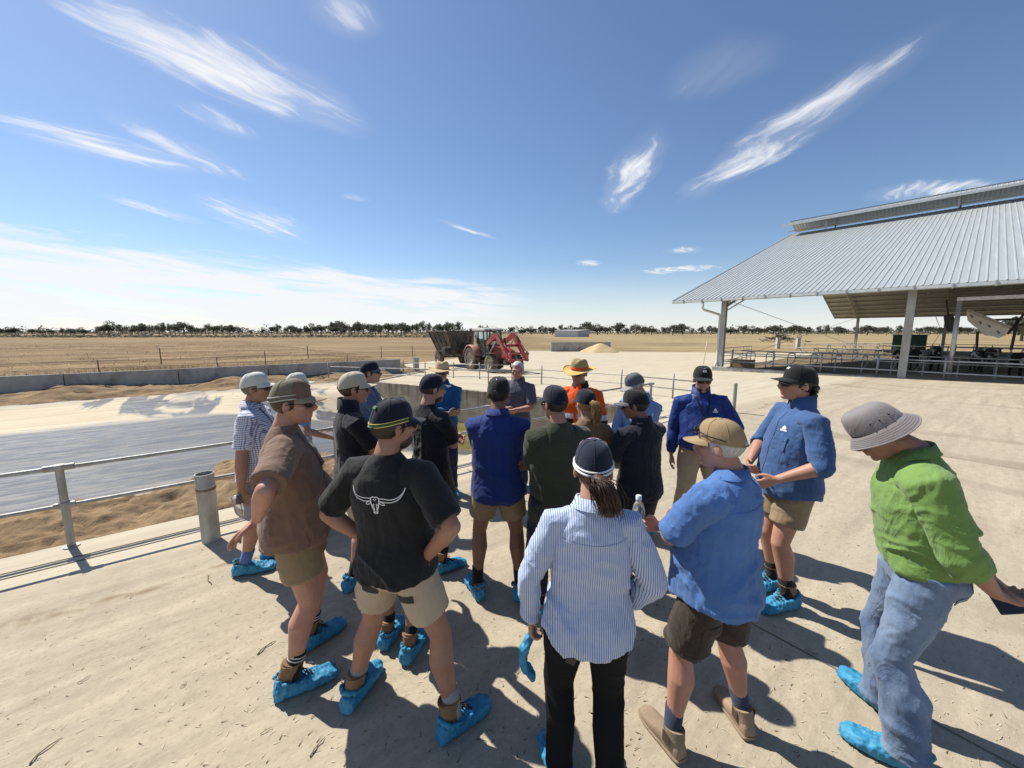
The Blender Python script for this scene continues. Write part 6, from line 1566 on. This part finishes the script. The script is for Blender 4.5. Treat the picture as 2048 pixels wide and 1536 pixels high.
PP['brown'] = person('man in brown tee and striped trucker cap with his arm held back', 66, 1.85, feet=[(598, 1310, 668, 1262), (552, 1400, 655, 1355)], girth=1.12, belly=.03, sk='pink', head=(12, -2, 0), seed=8, vox=.0068, shift=(0, .02),
    arms={'L': clasp()['L'], 'R': dict(w=(.285, -.13, 1.12), pole=(1, -.2, -.45), palm=(.1, .9, .3), hand=(0, -.75, -.55), curl=.35, spread=.3, thumb=.1)}, top=dict(mat=C_BROWN, sl=.85, hem=.86, name='tee_shirt', wr=.007, sw=1.06), bottom=dict(mat=C_KHAKI, len=.60, girth=1.06, pockets=[(.10, -.10, .08, .030, 8, PANEL)]), foot=dict(kind='boot', mat=M_BOOT, sock=S_BLACK, sock_band=True),
    cap=dict(col=('olive_mesh', srgb(112, 108, 88)), front=('brown_front', srgb(112, 92, 76)), fcut=.35, brim=('sand_brim', srgb(150, 130, 104)), bands=[(.006, mat('band_pale', (.42, .42, .37), .8), .004), (.020, mat('band_dark', (.12, .12, .10), .8), .003), (.028, mat('band_pale', (.42, .42, .37), .8), .004)], peak=.08, top=.133), hair=dict(kind='short', col='brown', low=-.045), glasses='sun', beard=None, lanyard=dict(z=1.12, rot=18))
PP['polo'] = person('man in cream cap and dark navy polo with turned-up collar', 56, 1.81, feet=[(735, 1160, 60), (690, 1186, 728, 1160)], girth=1.02, sk='pink', head=(6, 0, 0), seed=12,
    arms=crossed(-.06), top=dict(mat=C_NAVY2, collar='up', sl=.8, hem=.86, wr=.005), bottom=dict(mat=C_STONE, len=.80), foot=dict(kind='shoe', mat=M_BLACK, sock=S_BLACK, tall=True),
    cap=dict(col=CREAM, vent='brown'), hair=dict(kind='short', col='brown', low=-.05), glasses='sun')
PP['bluegrey'] = person('man in navy cap with pale peak and blue-grey shirt behind the polo', 78, 1.79, base=(-1.62, 4.30), girth=.98, sk='fair', head=(-6, 3, 0), seed=14, arms=crossed(), top=dict(mat=C_STEEL, collar='fold', sleeve='short', placket=True), bottom=dict(mat=C_JEAN2, kind='long'), foot=dict(kind='shoe', mat=M_BLACK),
    cap=dict(col=NAVYC, brim=GREYC, logo=(M_WHITE, [[(-.02, -.006), (.02, -.006), (.016, .008), (-.014, .006)]])), hair=dict(kind='short', col='brown'), glasses='sun', lanyard=dict(z=1.22))
PP['hidden'] = person('person in dark tee and tan boots hidden behind the black shirted man', 8, 1.60, feet=[(765, 1305, 790, 1262), (808, 1335, 838, 1285)], girth=.92, sk='tan', head=(10, -12, 0), seed=17, arms=clasp(), top=dict(mat=C_NAVY, sl=.7), bottom=dict(mat=C_BLACK, len=.7), foot=BOOTC, cap=dict(col=NAVYC), hair=dict(kind='short', col='dark'))
PP['bull'] = person('bearded man in black tee with longhorn print and hands on hips', 14, 1.80, feet=[(692, 1430, 752, 1340), (880, 1488, 966, 1415)], girth=1.10, belly=.02, sk='tan', head=(34, 0, 0), seed=21, vox=.0066,
    arms=hips(), top=dict(mat=C_TEE, sl=.86, hem=.89, name='tee_shirt', wr=.006, sw=1.05), bottom=dict(mat=C_CREAM, len=.64, girth=1.06, pockets=[(-.095, -.10, .085, .042, -14, PANEL), (.10, -.125, .10, .036, 12, PANEL), (-.09, -.045, .08, .010, -8, PANEL), (.075, -.048, .09, .012, 8, PANEL)]), foot=dict(kind='boot', mat=M_BOOT, sock=S_GREY),
    cap=dict(col=NAVYC, bands=[(.004, M_YEL, .0028), (.012, M_GRN, .0028), (.020, M_YEL, .0022)], logo=(M_GRN, [[(-.026, -.010), (.026, -.010), (.022, .006), (-.022, .006)]]), logo_at=(-math.pi / 2, .52), vent='dark', top=.136, tilt=-4), hair=dict(kind='short', col='dark', low=-.065), beard='full', glasses='sun', decor=[bull])
PP['navy2'] = person('man in plain navy cap and dark shirt with folded arms at centre left', 42, 1.77, base=(868, 1133), girth=1.06, sk='fair', head=(12, -3, 0), seed=25, arms=crossed(), top=dict(mat=C_NAVY2, sl=.85, name='tee_shirt'), bottom=dict(mat=C_DBROWN, len=.8), foot=BOOTC, cap=dict(col=NAVYC, brim=('slate_brim', srgb(88, 96, 112))), hair=dict(kind='short', col='brown', low=-.03), beard='full')
ac = crossed(); ac['L']['sleeve'] = 'long'
PP['straw'] = person('man in wide straw hat and bright blue polo facing the camera', 172, 1.75, base=(888, 985), girth=1.04, belly=.03, sk='tan', head=(8, -3, 0), seed=28, arms=ac, top=dict(mat=C_TEAL, collar='fold', sl=.85, hem=.9, placket=True), bottom=dict(mat=C_JEAN2, kind='long'), foot=dict(kind='shoe', mat=M_BLACK),
    cap=dict(kind='straw', mat=STRAW, brim_w=.085, top=.145, tilt=6), hair=dict(kind='short', col='grey'), glasses='sun', beard='goatee', decor=[chest_logo(.09, 1.34)])
PP['greyhair'] = person('grey haired man in spectacles and grey work shirt speaking to the group', 203, 1.76, base=(.06, 5.05), girth=1.04, belly=.03, sk='pink', head=(-6, -8, 0), seed=31, arms=clasp(1.13, .26), top=dict(mat=C_GREYS, collar='fold', sl=.85, hem=.9, placket=True), bottom=dict(mat=C_JEAN2, kind='long'), foot=dict(kind='shoe', mat=M_BLACK), hair=dict(kind='full', col='grey'), glasses='clear', decor=[small_line(-.09, 1.33)])
PP['royal'] = person('man in royal blue long-sleeved shirt and black mesh cap seen from behind', 4, 1.79, feet=[(962, 1203, 938, 1158), (1035, 1205, 1050, 1158)], girth=1.06, sk='brown', head=(4, -6, 0), seed=34, arms=crossed(-.04), top=dict(mat=C_ROYAL, sleeve='long', collar='fold', yoke=True, hem=.84, loose=1.03, wr=.007), bottom=dict(mat=C_KHAKI, len=.60, girth=1.05), foot=dict(kind='shoe', mat=mat('tan_shoe', (.20, .14, .09), .8), sock=S_BLACK, tall=True),
    cap=dict(col=('black_mesh', (.013, .014, .011)), vent='black', logo=(M_WHITE, [[(-.005, -.006), (.005, -.006), (.005, .006), (-.005, .006)]]), logo_at=(-math.pi / 2 - .05, .62)), hair=dict(kind='short', col='black', low=-.075))
PP['straw']['root'].scale *= 1.0
PP['tan'] = person('woman with blond ponytail through a navy cap and tan tee', -4, 1.66, base=(.60, 3.05), girth=.96, fem=True, sk='fair', head=(-14, -4, 0), seed=37, arms={'L': clasp()['L'], 'R': dict(w=(.24, .16, 1.0), pole=(1, -.8, 0), palm=(-1, 0, 0))}, top=dict(mat=C_TAN, sl=.8, name='tee_shirt'), bottom=dict(mat=C_NAVY, kind='long'), foot=dict(kind='shoe', mat=M_BLACK),
    cap=dict(col=NAVYC), hair=dict(kind='short', col='blond', pony=[(0, -.10, .022), (.004, -.15, .035), (.012, -.175, -.02), (.02, -.165, -.10), (.022, -.15, -.18)], spread=.018, n=50, low=-.06))
PP['olive'] = person('dark haired man in olive green tee and navy cap seen from behind', -16, 1.75, base=(.32, 2.62), girth=1.10, belly=.04, sk='tan', head=(-12, -4, 0), seed=40, arms=crossed(-.03), top=dict(mat=C_OLIVE, sl=.86, hem=.80, name='tee_shirt', sw=1.05, wr=.007), bottom=dict(mat=C_NAVY, kind='long'), foot=dict(kind='boot', mat=M_BOOT), cap=dict(col=NAVYC, vent='dark'), hair=dict(kind='short', col='dark', low=-.082), glasses='sun')
PP['orange'] = person('man in orange hi-vis shirt and straw hat with orange band', 204, 1.82, base=(.72, 4.15), girth=1.04, sk='tan', head=(12, -4, 0), seed=43, arms={'L': down(-1, .10, .9), 'R': down(1, .10, .9)}, top=dict(mat=C_ORANGE, sleeve='long', collar='fold', collar_mat=C_NAVY, placket=True, sleeve_after=two_tone_sleeve), bottom=dict(mat=C_NAVY, kind='long'), foot=dict(kind='boot', mat=M_BOOT), cap=dict(kind='straw', mat=OLIVEH, brim_mat=STRAW2, band=M_OB, brim_w=.078, top=.150, tilt=-3), hair=dict(kind='short', col='greybrown'), glasses='sun', decor=[two_tone(1.19, 0)])
PP['lightblue'] = person('man in grey patch cap and light blue shirt looking down', 238, 1.74, base=(1.30, 3.82), girth=1.05, sk='pink', head=(8, -24, 0), seed=46, arms=clasp(1.0), top=dict(mat=C_LBLUE, sleeve='long', collar='fold', yoke=True, placket=True, wr=.007), bottom=dict(mat=C_STONE, kind='long'), foot=dict(kind='boot', mat=M_BOOT), cap=dict(col=GREYC, brim=('pale_brim', srgb(150, 146, 142)), logo=(mat('blue_patch', (.10, .17, .30), .8), PATCH)), hair=dict(kind='short', col='grey', low=-.07))
PP['navy3'] = person('man in black cap with grey peak and navy shirt looking left', -24, 1.68, base=(1270, 1168), girth=1.0, sk='brown', head=(-36, -8, 0), seed=49, arms={'L': clasp()['L'], 'R': crossed()['R']}, top=dict(mat=C_NAVY, collar='fold', sl=.85, hem=.84, yoke=True, wr=.007), bottom=dict(mat=C_BLACK, len=.72, girth=1.06), foot=dict(kind='boot', mat=M_BOOT, sock=S_BLACK), cap=dict(col=BLK, brim=GREYC, peak=.082), hair=dict(kind='short', col='black', low=-.07), glasses='sun')
PP['vest'] = person('man in royal blue jacket with badge and black logo cap facing the camera', 192, 1.80, feet=[(1425, 1072, 190), (1352, 1068, 200)], girth=1.14, belly=.08, sk='pink', head=(4, -6, 0), seed=52, shift=(0, 0), arms={'L': dict(w=(-.17, .20, 1.0), pole=(-1, -.4, 0), palm=(.4, -.8, 0), hand=(.75, .1, -.5), curl=.5), 'R': down(1, -.02, .88)}, top=dict(mat=C_VEST, sleeve='long', collar='up', collar_mat=C_VEST, hem=.97, placket=True, name='jacket', wr=.006), bottom=dict(mat=C_BEIGE, kind='long', girth=1.05, belt=mat('black_belt', (.02, .02, .02), .5)), foot=dict(kind='boot', mat=M_BOOT),
    cap=dict(col=BLK, logo=(M_WHITE, TRI)), hair=dict(kind='short', col='dark', low=-.03), beard='goatee', glasses='sun', lanyard=dict(z=1.30, rot=24), decor=[chest_logo(-.10, 1.36)])
PP['denim'] = person('tall man in rolled blue shirt and black cap with curly hair facing left', -82, 1.88, feet=[(1590, 1212, 1512, 1226), (1560, 1172, 1520, 1180)], girth=1.14, belly=.04, sk='pink', head=(2, 3, 0), seed=55, arms={'L': dict(w=(-.22, .20, 1.03), pole=(-.8, -1, -.2), palm=(1, 0, 0), hand=(.3, .7, -.5)), 'R': clasp()['R']}, top=dict(mat=C_DENIMS, sleeve='rolled', collar='up', hem=.84, loose=1.02, placket=True, yoke=True, wr=.008), bottom=dict(mat=C_KHAKI, len=.66, girth=1.04), foot=dict(kind='boot', mat=M_BOOT, sock=S_BLACK), cap=dict(col=BLK, logo=(M_WHITE, [[(-.02, -.008), (.02, -.008), (.02, .01), (-.02, .01)]])), hair=dict(kind='short', col='dark', low=-.07, curls=True), glasses='sun', decor=[chest_logo(-.09, 1.36), chest_pocket(-.09, 1.30, C_DENIMS)])
PP['striped'] = person('woman with brown ponytail in striped shirt and black jeans at front centre', 2, 1.67, base=(1166, 1572), girth=1.04, fem=True, sk='fair', head=(8, -5, 0), seed=58, vox=.0066, arms={'L': dict(w=(-.27, .04, .90), pole=(-1, -.6, 0), palm=(1, 0, 0), curl=.7), 'R': dict(w=(.225, .10, .955), pole=(.8, -1, 0), palm=(-1, 0, 0), curl=.6)}, top=dict(mat=C_STRIPE, sleeve='long', collar='fold', yoke=True, hem=.86, loose=1.04, wr=.008, sw=1.02), bottom=dict(mat=C_BLACKP, kind='long', girth=1.04, wr=.003, pockets=[(-.08, -.07, .11, .13, -4, C_BLACK), (.08, -.07, .11, .13, 4, C_BLACK)]), foot=dict(kind='boot', mat=M_BOOT),
    cap=dict(col=('navy_mesh', srgb(24, 32, 50)), front=('pink_front', srgb(205, 150, 178)), fcut=.30, brim=('pink_front', srgb(205, 150, 178)), bands=[(.004, M_WHITE, .0055), (.019, M_WHITE, .0045)], top=.134, tilt=2), hair=dict(kind='short', col='brown', low=-.07, pony=[(.0, -.102, -.012), (.02, -.15, .0), (.045, -.165, -.05), (.06, -.145, -.11), (.065, -.13, -.16)], spread=.024, wave=1.3, n=70))
PP['bluecap'] = person('grey haired man in faded blue shirt and tan cap at front right', -34, 1.72, feet=[(1368, 1532, 1293, 1432), (1503, 1487, 1450, 1402)], girth=1.16, belly=.06, sk='pink', head=(-14, -6, 0), seed=61, vox=.0066, arms={'L': dict(w=(-.02, .30, 1.10), pole=(-1, .0, -.7), palm=(.2, -.6, .6), hand=(.85, .2, .1)), 'R': dict(w=(-.13, .28, 1.15), pole=(1, 0, -.7), palm=(0, -1, 0), hand=(-.8, .3, .2), curl=.9)}, top=dict(mat=C_BLUE, collar='fold', sl=.92, hem=.83, loose=1.05, yoke=True, wr=.009, sw=1.1), bottom=dict(mat=C_DBROWN, len=.86, girth=1.06, wr=.007, pockets=[(-.15, -.22, .09, .15, 0, C_DBROWN)]), foot=dict(kind='slip', mat=M_BOOT2, sock=S_SLATE, tall=True, cover=False),
    cap=dict(col=TANC, glasses_on=True, vent='grey', brim=TANC), hair=dict(kind='short', col='grey', low=-.085))
PP['green'] = person('man in lime green shirt, jeans and grey bucket hat walking at the right', -58, 1.83, feet=[(1858, 1560, 1725, 1490), (1795, 1450, 1680, 1345)], girth=1.12, sk='tan', head=(0, -27, 0), lean=10, seed=64, vox=.0066, head_fwd=.055, shift=(0, -.02), arms={'L': dict(w=(-.12, -.19, .93), pole=(-1, .5, -.2), palm=(0, -.3, .5), hand=(.6, -.6, -.45), curl=.6), 'R': dict(w=(.0, -.235, .90), pole=(1, -.2, 0), palm=(-.2, -.6, .3), hand=(-.25, -.55, -.65), curl=.7)}, top=dict(mat=C_GREEN, sleeve='rolled', collar='fold', tuck=True, yoke=True, wr=.010, sw=1.08, roll=.36), bottom=dict(mat=C_DENIM, kind='long', girth=1.02, flare=1.18, drop=.05, wr=.009, belt=mat('brown_belt', (.07, .035, .02), .6), pockets=[(-.085, .0, .115, .13, -4, C_DENIM), (.085, .0, .115, .13, 4, C_DENIM)]), foot=dict(kind='shoe', mat=mat('brown_shoe', (.05, .025, .016), .5)), cap=dict(kind='bucket', mat=BUCK, brim_w=.052, top=.140, tilt=-4), hair=dict(kind='short', col='dark', low=-.05))
run_requests()

# ---- things the people hold or carry
def frame_of(d):
    d = Vector(d).normalized(); q = d.to_track_quat('Z', 'Y'); return q.to_euler()
M_PET = (lambda n: (n.bump(n.noise(n.map(), 40, 2), .2, .004), n.set((.78, .82, .85), .12, 0, .5, Transmission_Weight=.85, IOR=1.2))[1])(NT('clear_plastic'))
def bottle(loc, direction, label):
    o = thing('water_bottle', label, 'bottle', loc); o.rotation_euler = frame_of(direction)
    m = MB(); m.lathe([(.001, 0), (.026, .0), (.031, .008), (.031, .05), (.029, .06), (.031, .07), (.031, .12), (.026, .145), (.014, .165), (.0125, .175)], 24); m.build('shell', M_PET, o, True)
    m = MB(); m.lathe([(.015, .173), (.015, .192), (.013, .195), (.001, .195)], 20); m.build('cap', mat('white_cap_plastic', (.7, .7, .7), .5), o, angle=40)
    return o
i = PP['check']; w = i['wrist'][1]; bottle(w + i['hand'][1] * .08 + Vector((-.02, -.03, .05)), (.25, -.1, -1), 'clear plastic bottle held low by the man in gingham')
i = PP['bluecap']; w = i['W'] @ (i['U'] @ Vector((-.235, .33, 1.12))); bottle(w, (0, .1, 1), 'clear plastic water bottle held in front by the man in tan cap')
M_PHONE = (lambda n: n.set((.006, .006, .007), .18, 0, .5))(NT('phone_glass'))
def phone(loc, rot, label, par=None):
    o = thing('phone', label, 'phone', loc); o.rotation_euler = rot
    m = MB(); m.box((0, 0, 0), (.076, .009, .155)); b = m.build('case', M_PHONE, o)
    bv = b.modifiers.new('b', 'BEVEL'); bv.width = .004; bv.segments = 2
    m = MB(); m.box((-.018, -.0055, .05), (.03, .003, .03)); m.build('camera_bump', M_FRAME, o); return o
i = PP['green']; w = i['wrist'][1]; phone(w + i['hand'][1] * .115 + Vector((-.018, -.018, .0)), ((Vector((-.7, -.62, .38)).to_track_quat('-Y', 'Z')).to_matrix() @ Matrix.Rotation(R(58), 3, 'Y')).to_euler(), 'black phone held behind his back by the man in green')
i = PP['green']; px_, py_, hz = i['pos']; q = i['W'] @ Vector((px_ + .085, py_ - .152, hz + .045)); phone(q, (0, R(8), R(58)), 'phone standing out of the back pocket of the jeans')
i = PP['striped']; px_, py_, hz = i['pos']; q = i['W'] @ Vector((px_ - .085, py_ - .138, hz - .075)); o = phone(q, (0, R(28), R(-2)), 'pale phone tucked in the left back pocket of the black jeans'); o.scale = (.55, .8, .45); o.children[0].data.materials[0] = mat('pale_case', (.34, .31, .27), .5)
# blue cover dangling from the woman's left hand
i = PP['striped']; w = i['wrist'][0] + i['hand'][0] * .10; m = MB()
pts = catmull([w + Vector(q) for q in ((.01, 0, .02), (-.01, -.01, -.03), (-.035, -.015, -.09), (-.03, -.01, -.15), (.0, -.005, -.20), (.012, 0, -.235))], 20)
m.tube(pts, [(.010 + .008 * math.sin(math.pi * k / 19) + .003 * math.sin(k * 2.1), .018 + .018 * math.sin(math.pi * k / 19)) for k in range(20)], 14, (0, 1, 0))
dng = thing('shoe_cover', 'unused blue plastic shoe cover dangling from the striped woman\'s hand', 'shoe cover')
request('film', m, .006, 1, M_COVER, dng, lambda co, no: co + no * (.006 * (1 - 2.4 * np.abs(vnoise(co * np.array((60, 60, 26)), 4))))[:, None])
run_requests()
